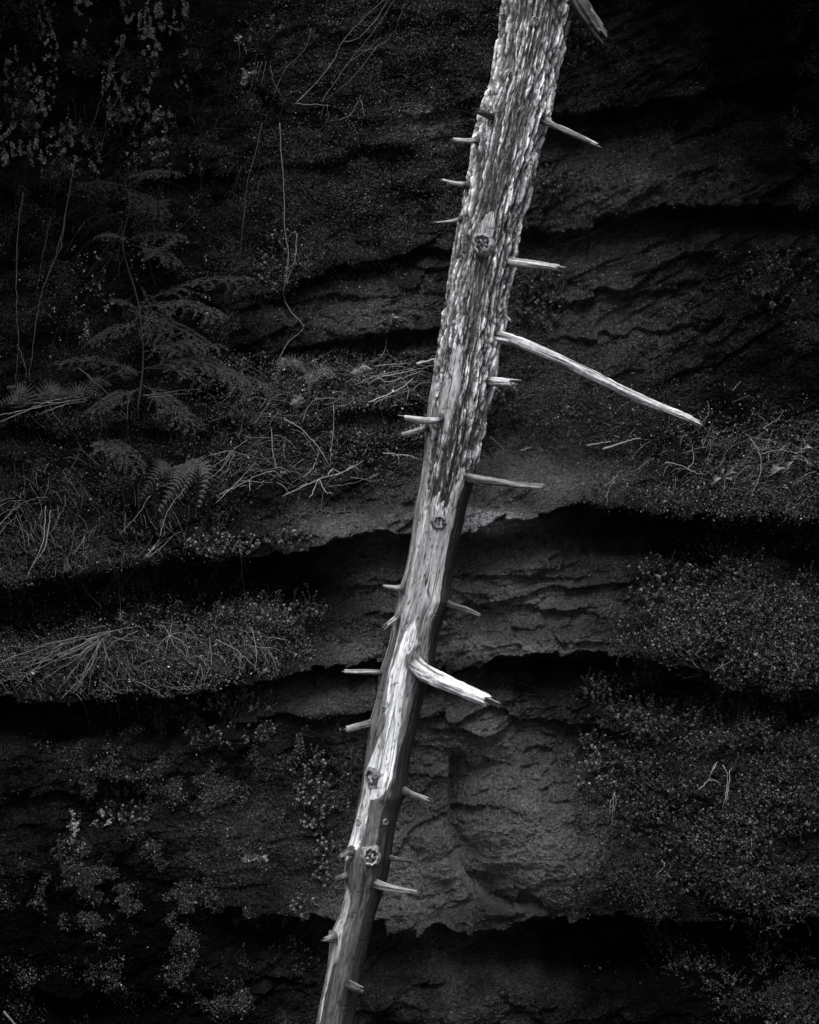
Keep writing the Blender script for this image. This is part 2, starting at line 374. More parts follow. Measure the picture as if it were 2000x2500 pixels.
def tspot(px, py, lift=0.0):
    """a point on the front of the trunk seen at this picture point"""
    l, r = edges(py); t = np.clip((px - l) / (r - l), .02, .98); th = math.acos(1 - 2 * t)
    yc = float(trunk_depth(py)); rad = (r - l) / 1000 * (1 + yc / D)
    y = yc - math.sin(th) * rad - lift
    return P(px, py, y)

NA = 440
def trunk_grid(rows):
    th = np.linspace(0, 2 * np.pi, NA, endpoint=False)
    l, r = edges(rows); yc = trunk_depth(rows)
    c = P((l + r) / 2, rows, yc); rad = (r - l) / 1000 * (1 + yc / D)
    return th, c, rad

SWELL = []   # (px, py, size px, height m): branch collars
BR = [  # picture points from base to tip, widths px, tone, depth offset at tip (m), splinters
    ([(1378, -60), (1418, 10), (1463, 78)], 44, 34, .13, .05, 3), ([(1325, 292), (1352, 306), (1400, 328), (1459, 355)], 17, 11, .55, -.05, 0),
    ([(1235, 634), (1262, 641), (1362, 653)], 23, 16, .55, -.05, 1), ([(1222, 762), (1246, 783)], 13, 6, .5, 0, 0),
    ([(1190, 820), (1245, 830), (1339, 866), (1444, 915), (1548, 966), (1652, 1010), (1706, 1033)], 29, 17, .5, .2, 2),
    ([(1180, 930), (1205, 932), (1247, 934)], 23, 20, .72, -.06, 1), ([(1125, 1162), (1160, 1168), (1240, 1180), (1326, 1190)], 24, 14, .3, -.05, 2),
    ([(1082, 1468), (1108, 1478), (1140, 1488), (1172, 1502)], 20, 7, .3, .02, 0), ([(1070, 1508), (1089, 1523)], 9, 5, .5, .05, 0),
    ([(1008, 1612), (1034, 1640), (1100, 1672), (1188, 1708)], 42, 29, .6, -.14, 1), ([(975, 1925), (1000, 1937), (1043, 1951)], 22, 12, .45, 0, 2),
    ([(938, 2092), (965, 2097), (1008, 2104)], 16, 7, .08, .02, 1), ([(905, 2150), (938, 2164), (1018, 2178)], 28, 11, .3, -.06, 3),
    ([(845, 2400), (862, 2408), (880, 2415)], 24, 16, .2, -.12, 1),
    ([(1240, 37), (1220, 34)], 8, 5, .55, -.02, 0), ([(1208, 288), (1188, 280), (1167, 271)], 16, 15, .1, -.1, 1),
    ([(1170, 343), (1140, 344), (1107, 341)], 14, 9, .42, -.02, 0), ([(1145, 452), (1110, 447), (1080, 439)], 12, 6, .5, 0, 1),
    ([(1130, 534), (1100, 540), (1064, 543)], 11, 3, .35, .02, 0), ([(1085, 1004), (1072, 1024), (1045, 1027), (988, 1020)], 20, 13, .55, -.04, 0),
    ([(1052, 1040), (1020, 1051), (982, 1060)], 18, 10, .4, .05, 2), ([(990, 1436), (965, 1435), (936, 1430)], 16, 6, .4, .02, 0),
    ([(982, 1494), (965, 1511), (944, 1527)], 16, 12, .5, -.06, 2), ([(945, 1643), (915, 1641), (842, 1640)], 17, 11, .42, .04, 0),
    ([(918, 1765), (890, 1770), (848, 1781)], 19, 16, .36, .06, 1), ([(872, 2078), (852, 2079), (834, 2088)], 26, 9, .35, -.04, 3),
    ([(862, 2132), (842, 2139), (823, 2146)], 19, 13, .22, .05, 0), ([(826, 2284), (810, 2290), (794, 2293)], 26, 9, .25, -.03, 2),
]
for b in BR:
    (x0, y0) = b[0][0]; (x1, y1) = b[0][1]
    SWELL.append(((x0 + x1) / 2, (y0 + y1) / 2, b[1] * 1.25, b[1] * .00055))
KN = [(1072, 1275, 15, .15), (910, 1895, 16, .12), (906, 2090, 20, .45), (1178, 597, 22, .3), (877, 2007, 8, .2), (942, 2007, 6, .15), (938, 1730, 5, .15), (1307, 52, 9, .2), (1205, 560, 5, .1)]
for k in KN: SWELL.append((k[0], k[1], k[2] * 1.9, k[2] * .0007))

def swell(px, py, front):
    s = 0
    for cx, cy, sz, h in SWELL:
        s = s + h * np.exp(-((px - cx) ** 2 + ((py - cy) / 1.5) ** 2) / (sz * sz))
    return s * front

def bark_edge(t): return np.interp(t, [0, .06, .1, .14, .2, .4, .5, .58, .63, .75, .85, 1], [945, 975, 1020, 1222, 1252, 1240, 1262, 1288, 1250, 1200, 1182, 1165])

def bark_mask(px, RW, t, TH, ax, ay, s):
    rag = fbm(ax * 30, ay * 30, s * 9, 3, .6, 71)
    m = (bark_edge(np.where(np.sin(TH) > -.3, t, .5)) + 55 * rag - RW) / 60
    def patch(cx, cy, rx, ry, tl):
        du = px - cx + tl * (RW - cy); dv = RW - cy
        return np.sqrt((du / rx) ** 2 + (dv / ry) ** 2) - 1 + .35 * rag + (np.sin(TH) < 0) * 9
    for q, k in ((patch(1098, 960, 20, 84, .17), 2.2), (patch(1187, 568, 15, 32, .1), 2.0), (patch(1072, 1025, 26, 22, 0), 2.0)): m = np.minimum(m, k * q)
    return np.clip(m, -1, 1)

def plates(x, z, seed):
    """cell edges (0 at a crack) and a random value per plate"""
    xi = np.floor(x); zi = np.floor(z); b1 = np.full(x.shape, 9., np.float32); b2 = b1.copy(); val = np.zeros_like(b1)
    for dx in (-1, 0, 1):
        for dz in (-1, 0, 1):
            cx = xi + dx; cz = zi + dz; h = _perm[(_perm[(cx.astype(np.int32) + seed) & 255] + cz.astype(np.int32)) & 255]
            g = _grad[h]; fx = cx + .5 + .6 * g[..., 0] - x; fz = cz + .5 + .6 * g[..., 1] - z; d = np.sqrt(fx * fx + fz * fz)
            k = d < b1; b2 = np.where(k, b1, np.minimum(b2, d)); val = np.where(k, _perm[h + 7] / 255., val); b1 = np.minimum(b1, d)
    return b2 - b1, val

tree = empty('dead_tree', P((edges(2900)[0] + edges(2900)[1]) / 2, 2900, float(trunk_depth(2900))).tolist(), 'tall pale dead tree leaning across the dark cliff, barked above and bare below', 'dead tree')

def trunk_fields(rows):
    th, c, rad = trunk_grid(rows)
    TH, RW = np.meshgrid(th, rows); RD = np.repeat(rad[:, None], NA, 1)
    t = (1 - np.cos(TH)) / 2; front = (np.sin(TH) > -.25).astype(float)
    l, r = edges(rows); px = l[:, None] + t * (r - l)[:, None]
    ax, ay, s = np.cos(TH) * RD, np.sin(TH) * RD, RW / 500.0
    return TH, RW, RD, t, front, px, ax, ay, s, c

def trunk_place(TH, RAD, c):
    return np.stack([c[:, 0:1] - np.cos(TH) * RAD, c[:, 1:2] - np.sin(TH) * RAD, np.repeat(c[:, 2:3], NA, 1)], -1)

# wood core
rows = np.concatenate([np.arange(-1080, 500, 22.), np.arange(500, 2540, 2.4), np.arange(2540, 2930, 20.)])
TH, RW, RD, t, front, px, ax, ay, s, c = trunk_fields(rows)
grain = fbm(ax * 55, ay * 55, s * 2.2, 3, .55, 3)
long_ = fbm(ax * 14, ay * 14, s * .9, 3, .5, 8)
crk = np.abs(fbm(ax * 26, ay * 26, s * 1.0, 2, .5, 13)); crk = np.exp(-(crk / .022) ** 2) * sstep(-.25, .1, noise(ax * 9, ay * 9, s * 3.1, 19))
xcr = np.abs(noise(ax * 6, ay * 6, s * 16, 27)); xcr = np.exp(-(xcr / .03) ** 2) * sstep(.18, .3, noise(ax * 22, ay * 22, s * 6, 29))
bm = bark_mask(px, RW, t, TH, ax, ay, s)
rad = RD - .004 - .024 * sstep(.0, .8, bm) + .0022 * grain + .006 * long_ - .007 * crk - .004 * xcr + swell(px, RW, front) + .007 * fbm(ax * 7, ay * 7, s * 2.2, 4, .5, 33)
# pale, sun-bleached strip where the grey skin has come off (shape of its own)
jl = .05 * fbm(ax * 70, ay * 70, s * 1.6, 3, .6, 44) + .045 * fbm(ax * 20, ay * 20, s * 3, 3, .5, 41) + .02 * noise(ax * 60, ay * 60, s * 20, 43)
pl = np.interp(RW, [1500, 1540, 1569, 1598, 1640, 1685, 1743, 1766, 1824, 1882, 1925, 1940, 1998, 2056, 2085, 2110, 2174, 2260, 2305, 2350, 2440, 2600], [.45, .31, .25, .25, .2, .2, .26, .3, .15, .03, .09, .08, .04, -.1, -.1, -.1, -.1, -.1, -.1, -.1, -.1, -.1])
pr = np.interp(RW, [1500, 1540, 1569, 1598, 1640, 1685, 1743, 1766, 1824, 1882, 1915, 1938, 1945, 1998, 2056, 2085, 2100, 2150, 2174, 2260, 2305, 2350, 2440, 2600], [.45, .55, .57, .44, .5, .55, .6, .62, .64, .67, .63, .5, .27, .3, .26, .12, .02, .02, .17, .22, .28, .16, .1, .05])
pale = sstep(-.01, .03, t + jl - pl) * sstep(-.01, .03, pr - t - jl) * (.72 + .28 * sstep(-.2, .1, fbm(ax * 45, ay * 45, s * 1.5, 3, .6, 45)))
strk = sstep(.12, .3, fbm(ax * 30, ay * 30, s * .8, 2, .5, 47)) * sstep(1480, 1560, RW) * (1 - sstep(1800, 1900, RW)) * (t < .5)
pale = np.maximum(pale * (1 - .6 * sstep(.2, .35, noise(ax * 26, ay * 26, s * 1.1, 51)) * (t < .4)), .8 * strk)
pale = pale * (1 - .55 * sstep(2090, 2160, RW))
mid = .27 - .15 * sstep(1440, 1600, RW) - .055 * sstep(2020, 2150, RW)
mid = mid * np.clip(1 + 1.3 * fbm(ax * 34, ay * 34, s * .9, 4, .65, 61), .2, 2.2) * (1 + .7 * grain) * (1 + .3 * noise(ax * 120, ay * 120, s * 40, 62))
wet = sstep(.0, .03, t - np.interp(RW, [1150, 1300, 1500, 1700, 1950, 2000, 2080, 2180, 2300, 2500], [.74, .74, .78, .8, .66, .6, .56, .68, .62, .68]) + 2 * jl)  # dark wet wood, with the trunk's right-side shade painted into the same tone
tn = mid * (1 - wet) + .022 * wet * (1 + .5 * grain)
tn = tn * (1 - pale) + (.80 + .12 * long_ - .3 * sstep(.3, .5, noise(ax * 90, ay * 90, s * 24, 63))) * pale
stain = sstep(.0, .35, fbm(ax * 13, ay * 13, s * 3.5, 4, .65, 67)); pit = sstep(.42, .55, noise(ax * 75, ay * 75, s * 30, 69))
tn = np.clip(tn * (1 - .8 * crk) * (1 - .75 * xcr) * (1 - .5 * stain * (1 - .5 * pale)) * (1 - .6 * pit), .012, .86)
mb = MB(); mb.add(trunk_place(TH, rad + .0015 * pale, c), grid_faces(len(rows), NA, True), tn.ravel())
mb.build('trunk', M_wood, tree)

# bark shell with ragged lower edge and bare patches
rows = np.concatenate([np.arange(-1080, -40, 16.), np.arange(-40, 1360, 1.9)])
TH, RW, RD, t, front, px, ax, ay, s, c = trunk_fields(rows)
m = bark_mask(px, RW, t, TH, ax, ay, s)
wob = .35 * noise(ax * 7, ay * 7, s * 4, 5)
arc = ((TH + np.pi / 2) % (2 * np.pi)) * .15 + .012 * fbm(ax * 9, ay * 9, s * 4, 3, .5, 78) + .004 * fbm(ax * 40, ay * 40, s * 22, 2, .6, 79)
sw = s + .03 * fbm(ax * 16, ay * 16, s * 6, 3, .5, 80)
e1, v1 = plates(arc * 40, sw * 4.2, 3); e2, v2 = plates(arc * 92 + v1 * 5, sw * 8.5, 41); e3, v3 = plates(arc * 190, sw * 30, 77)
fur = np.abs(fbm(ax * 26, ay * 26, s * 1.3, 3, .55, 81))
ridge = (.35 + .65 * sstep(.03, .32, e1)) * sstep(-.02, .15, fur) * (.7 + .3 * sstep(.02, .22, e2))
deep = np.abs(fbm(ax * 16 + .25 * noise(ax * 30, ay * 30, s * 9, 82), ay * 16, s * .75, 3, .5, 84)); ridge = ridge * (.12 + .88 * sstep(.015, .13, deep))      # deep dark splits
flake = fbm(ax * 95, ay * 95, s * 40, 3, .65, 91)
rad = RD + .004 - .027 * (1 - ridge) + .006 * (v2 - .5) + .003 * (v3 - .5) + .004 * flake + .006 * noise(ax * 5, ay * 5, s * 3, 93) + np.where(m < 1, -.014 * (1 - m), 0) + swell(px, RW, front)
big = .8 + .6 * sstep(-.3, .3, noise(ax * 3, ay * 3, s * 1.2, 99))
lich = np.clip(.05 + 1.25 * (.5 * v2 + .5 * v3) ** 2.2 + .5 * flake + .25 * fbm(ax * 30, ay * 30, s * 9, 3, .6, 95), 0, 1.3) * (.05 + 1.15 * ridge)
tn = (.015 + .76 * lich * big)
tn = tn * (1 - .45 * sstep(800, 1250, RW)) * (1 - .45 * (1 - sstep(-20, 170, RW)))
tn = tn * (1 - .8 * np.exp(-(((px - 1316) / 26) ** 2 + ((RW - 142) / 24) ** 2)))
tn = np.clip(tn, .02, .82)
F = grid_faces(len(rows), NA, True); keep = (m.ravel()[F] > -.95).any(1)
V = trunk_place(TH, rad, c).reshape(-1, 3); used = np.unique(F[keep]); remap = np.full(len(V), -1); remap[used] = np.arange(len(used))
mb = MB(); mb.add(V[used], remap[F[keep]], tn.ravel()[used])
mb.build('bark', M_bark, tree)

def branch(pts, w0, w1, tn, dtip, spl, seed):
    n = len(pts); m = 60 if n < 5 else 130; sides = 36
    (bx, by) = pts[0]; l, r = edges(by); t0 = (bx - l) / (r - l)
    base = tspot(np.clip(bx, l + 3, r - 3), by, 0)
    y0 = base[1]; q = []
    for i, (x, y) in enumerate(pts):
        f = i / (n - 1); q.append(P(x, y, y0 + dtip * f + ((.09 if i == 0 else -.012) if .1 < t0 < .9 else 0)))
    path = smooth_path(q, m); T, A, B = frames(path)
    f = np.linspace(0, 1, m); ln0 = np.linalg.norm(path[-1] - path[0]); rr = (w0 + (w1 - w0) * f) / 1000; rr = rr * (1 + .8 * np.exp(-f * ln0 / (w0 * .0011)))
    ang = np.linspace(0, 2 * np.pi, sides, endpoint=False)
    FF, AA = np.meshgrid(f, ang, indexing='ij'); ln = np.linalg.norm(path[-1] - path[0])
    ca, sa = np.cos(AA), np.sin(AA); ss = FF * ln
    rs = np.repeat(rr[:, None], sides, 1)
    st = fbm(ca * 2.2, sa * 2.2, ss * 5, 3, .5, 100 + seed); fine = fbm(ca * 6, sa * 6, ss * 9, 3, .6, 130 + seed)
    ck = np.exp(-(np.abs(noise(ca * 2.5, sa * 2.5, ss * 4, 160 + seed)) / .045) ** 2)
    rs = rs * (1 + .24 * st + .2 * fine - .3 * ck + .12 * noise(ss * 9, seed, .5) + .06 * noise(ss * 31, seed, 1.5))
    ring = A[:, None] * ca[..., None] + B[:, None] * sa[..., None]
    V = path[:, None] + ring * rs[..., None]
    # broken end: ragged in angle, hollow face
    jag = np.clip(noise(np.cos(ang) * 2.1, np.sin(ang) * 2.1, seed * 3.3) * 1.6 + .35 * noise(np.cos(ang) * 6, np.sin(ang) * 6, seed), -1, 1)
    endw = sstep(.0, 1, (FF - (1 - min(.5, 2.2 * rr[-1] / ln))) / min(.5, 2.2 * rr[-1] / ln))
    V = V + T[-1] * (endw * jag[None] * rr[-1] * (.45 + .35 * spl))[..., None]
    cap = path[-1][None] + ring[-1] * (rs[-1] * .45)[:, None] + T[-1] * ((jag * .3 - .2) * rr[-1])[:, None]
    cap2 = path[-1][None] + ring[-1] * .0002 - T[-1] * rr[-1] * .35
    V = np.concatenate([V, cap[None], cap2[None]])
    tone = tn * np.clip(1 + .9 * st + .9 * fine, .25, 2)
    bz = np.exp(-np.maximum(FF * ln - (.09 if .1 < t0 < .9 else .02), 0) / (w0 * .0009)); tone = tone * (1 - bz) + (.11 if by > 1240 else .05) * bz * (1 + .8 * fine) * (1 - .7 * ck)
    dark = sstep(.05, .2, noise(ca * 1.4, sa * 1.4, ss * 3.2, 190 + seed) + (.1 if tn < .45 else -.06)) if ln > .15 else 0 * FF   # flakes of bark left on
    tone = tone * (1 - .72 * dark)
    tone = np.concatenate([tone, np.full((1, sides), tn * .5), np.full((1, sides), tn * .35)])
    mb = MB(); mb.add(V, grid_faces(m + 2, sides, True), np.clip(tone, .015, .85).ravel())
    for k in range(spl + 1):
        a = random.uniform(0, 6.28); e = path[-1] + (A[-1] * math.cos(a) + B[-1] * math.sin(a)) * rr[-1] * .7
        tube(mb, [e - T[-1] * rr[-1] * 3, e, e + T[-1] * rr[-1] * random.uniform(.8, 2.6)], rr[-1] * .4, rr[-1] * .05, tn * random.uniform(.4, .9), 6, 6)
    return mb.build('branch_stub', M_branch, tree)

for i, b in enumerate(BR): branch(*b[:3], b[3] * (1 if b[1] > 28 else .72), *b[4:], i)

def knot(px_, py_, r, tn, seed):
    p = tspot(px_, py_, .0); l, rr_ = edges(py_); tt = (px_ - l) / (rr_ - l)
    nx = 2 * tt - 1; nrm = np.array([nx, -math.sqrt(max(.05, 1 - nx * nx)), .05]); nrm /= np.linalg.norm(nrm)
    up = np.array([0, 0, 1.]); a = np.cross(up, nrm); a /= np.linalg.norm(a); bb = np.cross(nrm, a)
    prof = [(1.6, -.35), (1.42, .05), (1.2, .3), (1.02, .42), (.9, .36), (.8, .05), (.6, .0), (.4, .12), (.2, .06), (.02, .0)]
    rp = r / 500; sides = 40; ang = np.linspace(0, 2 * np.pi, sides, endpoint=False)
    V = []; T = []
    for k, (q, h) in enumerate(prof):
        wv = .82 + .34 * fbm(np.cos(ang) * 1.6, np.sin(ang) * 1.6, seed * 2.1 + k * .12, 3)
        hn = h + .5 * noise(np.cos(ang) * 3 * q, np.sin(ang) * 3 * q, seed * 5.1) * (k > 3)
        V.append(p + (a * np.cos(ang)[:, None] + bb * np.sin(ang)[:, None] * 1.15) * (q * rp * wv)[:, None] + nrm * (hn * rp * (1.7 if r > 13 else 1.1))[:, None])
        T.append(np.clip((min(.2, tn) if k < 4 else (.02 if k == 5 else tn * .8)) * (1 + 1.1 * noise(np.cos(ang) * 4 * q, np.sin(ang) * 4 * q, seed * 7.7 + k * .1)), .02, .8))
    mb = MB(); mb.add(np.array(V), grid_faces(len(prof), sides, True), np.concatenate(T))
    mb.build('knot', M_branch, tree)
for i, k in enumerate(KN): knot(*k, i)

# ------------------------------------------------------------------ plants on the rock
def scatter(n, box, dens, thr=None):
    """n spots on the rock inside box, thinned by a density function of the picture point"""
    x0, y0, x1, y1 = box; U_ = []; tot = 0; tries = 0
    while tot < n and tries < 60:
        u = rng.uniform(x0, x1, n * 2); v = rng.uniform(y0, y1, n * 2)
        k = rng.uniform(0, 1, n * 2) < dens(u, v)
        U_.append(np.stack([u[k], v[k]], 1)); tot += k.sum(); tries += 1
    q = np.concatenate(U_)[:n]
    return q[:, 0], q[:, 1]

def clump(u, v, f, lo, hi, seed):
    return sstep(lo, hi, fbm(u / 500 * f, v / 500 * f, .5, 4, .6, seed))

def leaf_carpet(mb, n, box, dens, L, t0, t1, out=.02, up=.6):
    u, v = scatter(n, box, dens); p = surf(u, v); nr = normal_at(p); k = len(u)
    d = rng.normal(size=(k, 3)) + nr * .9 + np.array([0, -.1, up]); nn = nr + rng.normal(size=(k, 3)) * .6 + np.array([0, -.2, .5])
    p = p + nr * (rng.uniform(-.002, out, k))[:, None]
    Ls = L * rng.lognormal(0, .35, k); q5 = rng.uniform(0, 1, k); tn = t0 * .4 + .55 * (t1 - t0) * q5 ** 3 + 1.1 * t1 * (q5 > .98) * (rng.uniform(0, 1, k) < .2 + sstep(.0, .3, noise(u / 25, v / 25, 3)))
    leaves(mb, p, d, nn, Ls, Ls * rng.uniform(.4, .75, k), tn)

def stuff(name, label, cat, n, box, dens, L, t0, t1, out=.02, mat=None, up=.6):
    mb = MB(); leaf_carpet(mb, n, box, dens, L, t0, t1, out, up)
    return tag(mb.build(name, mat or M_moss, smooth=False), label, cat, kind='stuff')

stuff('moss', 'fine dark moss speckling the upper left of the cliff', 'moss', 60000, (-60, -60, 700, 900),
      lambda u, v: np.clip(blobs(u, v, [(350, 480, 420, 360, .5)]) * clump(u, v, 5, .0, .45, 201), 0, 1), .0065, .03, .18, .02)
stuff('moss', 'dense fine moss on the rock just left of the trunk top', 'moss', 70000, (600, -60, 1260, 780),
      lambda u, v: np.clip(blobs(u, v, [(960, 150, 300, 220, .7), (1010, 440, 150, 130, .9), (760, 590, 150, 110, .8), (720, 330, 160, 60, .5)]) * (.12 + .88 * clump(u, v, 6, -.05, .4, 205)), 0, 1), .0065, .04, .22, .02)
stuff('moss', 'leafy moss and dead leaf bits covering the middle ledge left of the trunk', 'moss', 60000, (380, 860, 1080, 1180),
      lambda u, v: np.clip(blobs(u, v, [(900, 960, 170, 70, 1), (960, 1060, 110, 50, 1), (640, 1000, 200, 60, .6), (800, 900, 200, 28, .8), (720, 1110, 160, 60, .5)]) * (.08 + .92 * clump(u, v, 7, -.02, .4, 209)), 0, 1), .009, .04, .42, .025)
stuff('moss', 'dark moss over the far left ledges between the sapling and the black hollow', 'moss', 45000, (-60, 900, 620, 1480),
      lambda u, v: np.clip(blobs(u, v, [(120, 1380, 220, 90, .8), (330, 1380, 200, 40, .9), (350, 1180, 220, 120, .35), (120, 1100, 160, 120, .3)]) * (.08 + .92 * clump(u, v, 6, -.02, .4, 213)), 0, 1), .008, .03, .22, .025)
stuff('moss', 'leafy moss along the long ledge lip left of the lower trunk', 'moss', 45000, (-60, 1430, 820, 1740),
      lambda u, v: np.clip(blobs(u, v, [(180, 1590, 260, 60, .8), (520, 1560, 150, 55, 1), (650, 1510, 70, 40, .9), (400, 1640, 220, 35, .5)]) * (.08 + .92 * clump(u, v, 7, -.02, .4, 217)), 0, 1), .009, .04, .36, .03)
stuff('moss', 'sparse moss and liverwort dotting the lower left rock face', 'moss', 60000, (-60, 1720, 860, 2520),
      lambda u, v: np.clip(blobs(u, v, [(420, 1960, 280, 130, .5), (280, 2170, 170, 80, .9), (460, 2260, 220, 50, .45), (560, 1790, 180, 40, .6), (560, 2420, 200, 60, .3), (700, 1920, 120, 110, .4), (180, 2420, 160, 60, .2)]) * clump(u, v, 6, 0, .45, 221), 0, 1), .0075, .03, .26, .02)
stuff('moss', 'thin moss specks on the upper right rock beyond the trunk', 'moss', 26000, (1250, -60, 2060, 860),
      lambda u, v: np.clip(blobs(u, v, [(1980, 420, 60, 330, .35), (1420, 60, 90, 110, .5), (1600, 330, 200, 120, .06), (1600, 600, 200, 140, .05), (1900, 700, 120, 120, .3)]) * clump(u, v, 6, 0, .45, 225), 0, 1), .006, .02, .12, .02)
stuff('moss', 'moss with fallen needles on the sloping ledge right of the trunk', 'moss', 30000, (1300, 900, 2060, 1290),
      lambda u, v: np.clip(blobs(u, v, [(1920, 1200, 130, 60, 1), (1800, 1210, 120, 60, .6), (1900, 1060, 150, 50, .5), (1560, 1210, 80, 30, .4), (1450, 1000, 200, 90, .08), (1650, 1080, 200, 50, .12)]) * (.15 + .85 * clump(u, v, 6, -.02, .4, 229)), 0, 1), .008, .04, .36, .025)

# lichen crust: small pale scales in vertical drifts, upper left
mb = MB()
for (n, box, bl, L) in [(42000, (-40, -40, 460, 440), [(230, 140, 260, 150, .8), (120, 300, 160, 110, .5), (360, 300, 80, 60, .6), (400, 60, 60, 130, .7)], .0048),
                        (900, (560, 30, 700, 280), [(640, 55, 26, 14, 1), (600, 105, 18, 12, 1), (605, 195, 14, 20, .7), (625, 250, 12, 10, .6)], .009),
                        (1700, (250, 250, 440, 360), [(305, 280, 18, 14, 1), (385, 290, 26, 16, 1), (385, 340, 22, 18, 1), (460, 262, 12, 10, .6)], .009),
                        (2600, (-40, 330, 520, 900), [(240, 370, 200, 50, .5), (20, 380, 60, 30, .6), (200, 810, 30, 20, .8), (300, 700, 300, 140, .12)], .008),
                        (900, (140, 1950, 300, 2080), [(250, 1995, 18, 16, 1), (185, 2030, 12, 30, .7), (275, 2105, 12, 10, .7)], .009),
                        (500, (590, 2060, 660, 2110), [(615, 2094, 24, 4, 1)], .010)]:
    u, v = scatter(n, box, lambda u, v: np.clip(blobs(u, v, bl), 0, 1) * sstep(.12, .3, fbm(u / 11, v / 20, .5, 3, .7, 233)) * (sstep(-.05, .2, fbm(u / 60, v / 130, .7, 3, .5, 235)) if n > 2000 else 1))
    p = surf(u, v); nr = normal_at(p); k = len(u)
    p = p + nr * rng.uniform(.001, .005, k)[:, None]
    Ls = L * rng.lognormal(0, .4, k)
    leaves(mb, p, np.cross(nr, rng.normal(size=(k, 3))), nr + .25 * rng.normal(size=(k, 3)), Ls, Ls * .8, .03 + .42 * rng.uniform(0, 1, k) ** 3, .05)
tag(mb.build('lichen', M_lichen, smooth=False), 'pale crusty lichen scales drifting down the upper left rock', 'lichen', kind='stuff')

# clubmoss shoots: stem, bottle-brush leaves, pale tip
def shoot(mb, base, d, L, t0, t1, lw=1.0, tip=True, nl=14):
    d = d / np.linalg.norm(d); bend = rng.normal(size=3) * .35 + np.array([0, -.1, .35])
    f = np.linspace(0, 1, 5)[:, None]; path = base + d * L * f + bend * L * f * f * .5
    tube(mb, path, .0018 * lw, .001 * lw, t0 * .8, None, 4)
    g = rng.uniform(.1, 1, nl); q = np.stack([np.interp(g, f[:, 0], path[:, i]) for i in range(3)], 1)
    dd = d + bend * g[:, None]; dd /= np.linalg.norm(dd, axis=1, keepdims=True)
    out = np.cross(dd, rng.normal(size=(nl, 3))); out /= np.linalg.norm(out, axis=1, keepdims=True)
    leaves(mb, q, dd * .7 + out, dd - out * .3, .0095 * lw * rng.uniform(.7, 1.3, nl), .0045 * lw, t0 + (t1 - t0) * rng.uniform(0, 1, nl) ** 2)
    if tip:
        e = path[-1]; a = rng.uniform(0, 6.28, 6); tt = dd[-1]
        s1 = np.cross(tt, [0.3, .8, .5]); s1 /= np.linalg.norm(s1); s2 = np.cross(tt, s1)
        o = s1 * np.cos(a)[:, None] + s2 * np.sin(a)[:, None]
        leaves(mb, np.repeat(e[None], 6, 0), o + tt * .5, np.repeat(tt[None], 6, 0), .007 * lw, .006 * lw, t0 + (t1 - t0) * rng.uniform(0, 1) ** 2)

def mat_of_shoots(name, label, cat, n, box, dens, L, t0, t1, lw=1.0):
    mb = MB(); cu, cv = scatter(max(6, n // 14), box, dens); U_, V_, O_, G_ = [], [], [], []
    for a, b in zip(cu, cv):
        k = int(rng.integers(5, 24)); sp = rng.uniform(7, 26); du = rng.normal(size=k) * sp; dv = rng.normal(size=k) * sp * .8
        U_.append(a + du); V_.append(b + dv); O_.append(np.stack([du, 0 * du, -dv], 1) / (sp * 1.3)); G_.append(np.full(k, rng.lognormal(0, .35)))
    u, v, O_, G_ = np.concatenate(U_), np.concatenate(V_), np.concatenate(O_), np.concatenate(G_); p = surf(u, v); nr = normal_at(p)
    for i in range(len(p)):
        g = G_[i]; shoot(mb, p[i] - nr[i] * .005, nr[i] * .7 + O_[i] * .8 + rng.normal(size=3) * .3 + np.array([-.1, -.3, .45]), L * rng.uniform(.4, 1.2) * min(1.5, g), t0 * g, t1 * min(1.3, g), lw * rng.uniform(.7, 1.3), rng.uniform() < .6)
    return tag(mb.build(name, M_moss, smooth=False), label, cat, kind='stuff')

mat_of_shoots('clubmoss', 'thick mat of clubmoss with pale tips bulging over the right ledge', 'clubmoss', 3000, (1420, 1280, 2060, 1720),
              lambda u, v: np.clip(1.3 * blobs(u, v, [(1880, 1480, 170, 110, 1), (1800, 1600, 170, 60, 1), (1720, 1560, 130, 40, .7), (1560, 1570, 80, 18, .8), (1980, 1580, 100, 120, 1), (1760, 1390, 60, 50, .5)]) * (.12 + .88 * clump(u, v, 3.2, -.12, .22, 241)), 0, 1), .07, .011, .15)
mat_of_shoots('clubmoss', 'broad mat of clubmoss covering the lower right rock below the black undercut', 'clubmoss', 4400, (1400, 1700, 2060, 2520),
              lambda u, v: np.clip(1.2 * blobs(u, v, [(1700, 1840, 190, 90, 1), (1880, 2000, 170, 180, 1), (1480, 1870, 60, 60, .9), (1650, 1960, 160, 80, .6), (1560, 1740, 60, 30, .7), (1760, 1720, 150, 30, .6), (1900, 2250, 130, 120, .7), (1620, 2100, 140, 90, .3), (1930, 2430, 80, 80, .6), (1650, 2300, 60, 60, .25), (1700, 2380, 40, 50, .3)]) * (.12 + .88 * clump(u, v, 3.2, -.12, .22, 245)), 0, 1), .065, .009, .12)
stuff('moss', 'small dead leaf bits and moss between the clubmoss shoots at lower right', 'moss', 60000, (1400, 1280, 2060, 2520),
      lambda u, v: np.clip(blobs(u, v, [(1860, 1520, 200, 140, 1), (1780, 1960, 260, 220, .8), (1900, 2250, 160, 160, .7), (1600, 2100, 160, 120, .35), (1930, 2430, 100, 90, .6), (1580, 1580, 120, 20, .7)]) * clump(u, v, 4, -.05, .35, 249), 0, 1), .0085, .012, .12, .035)

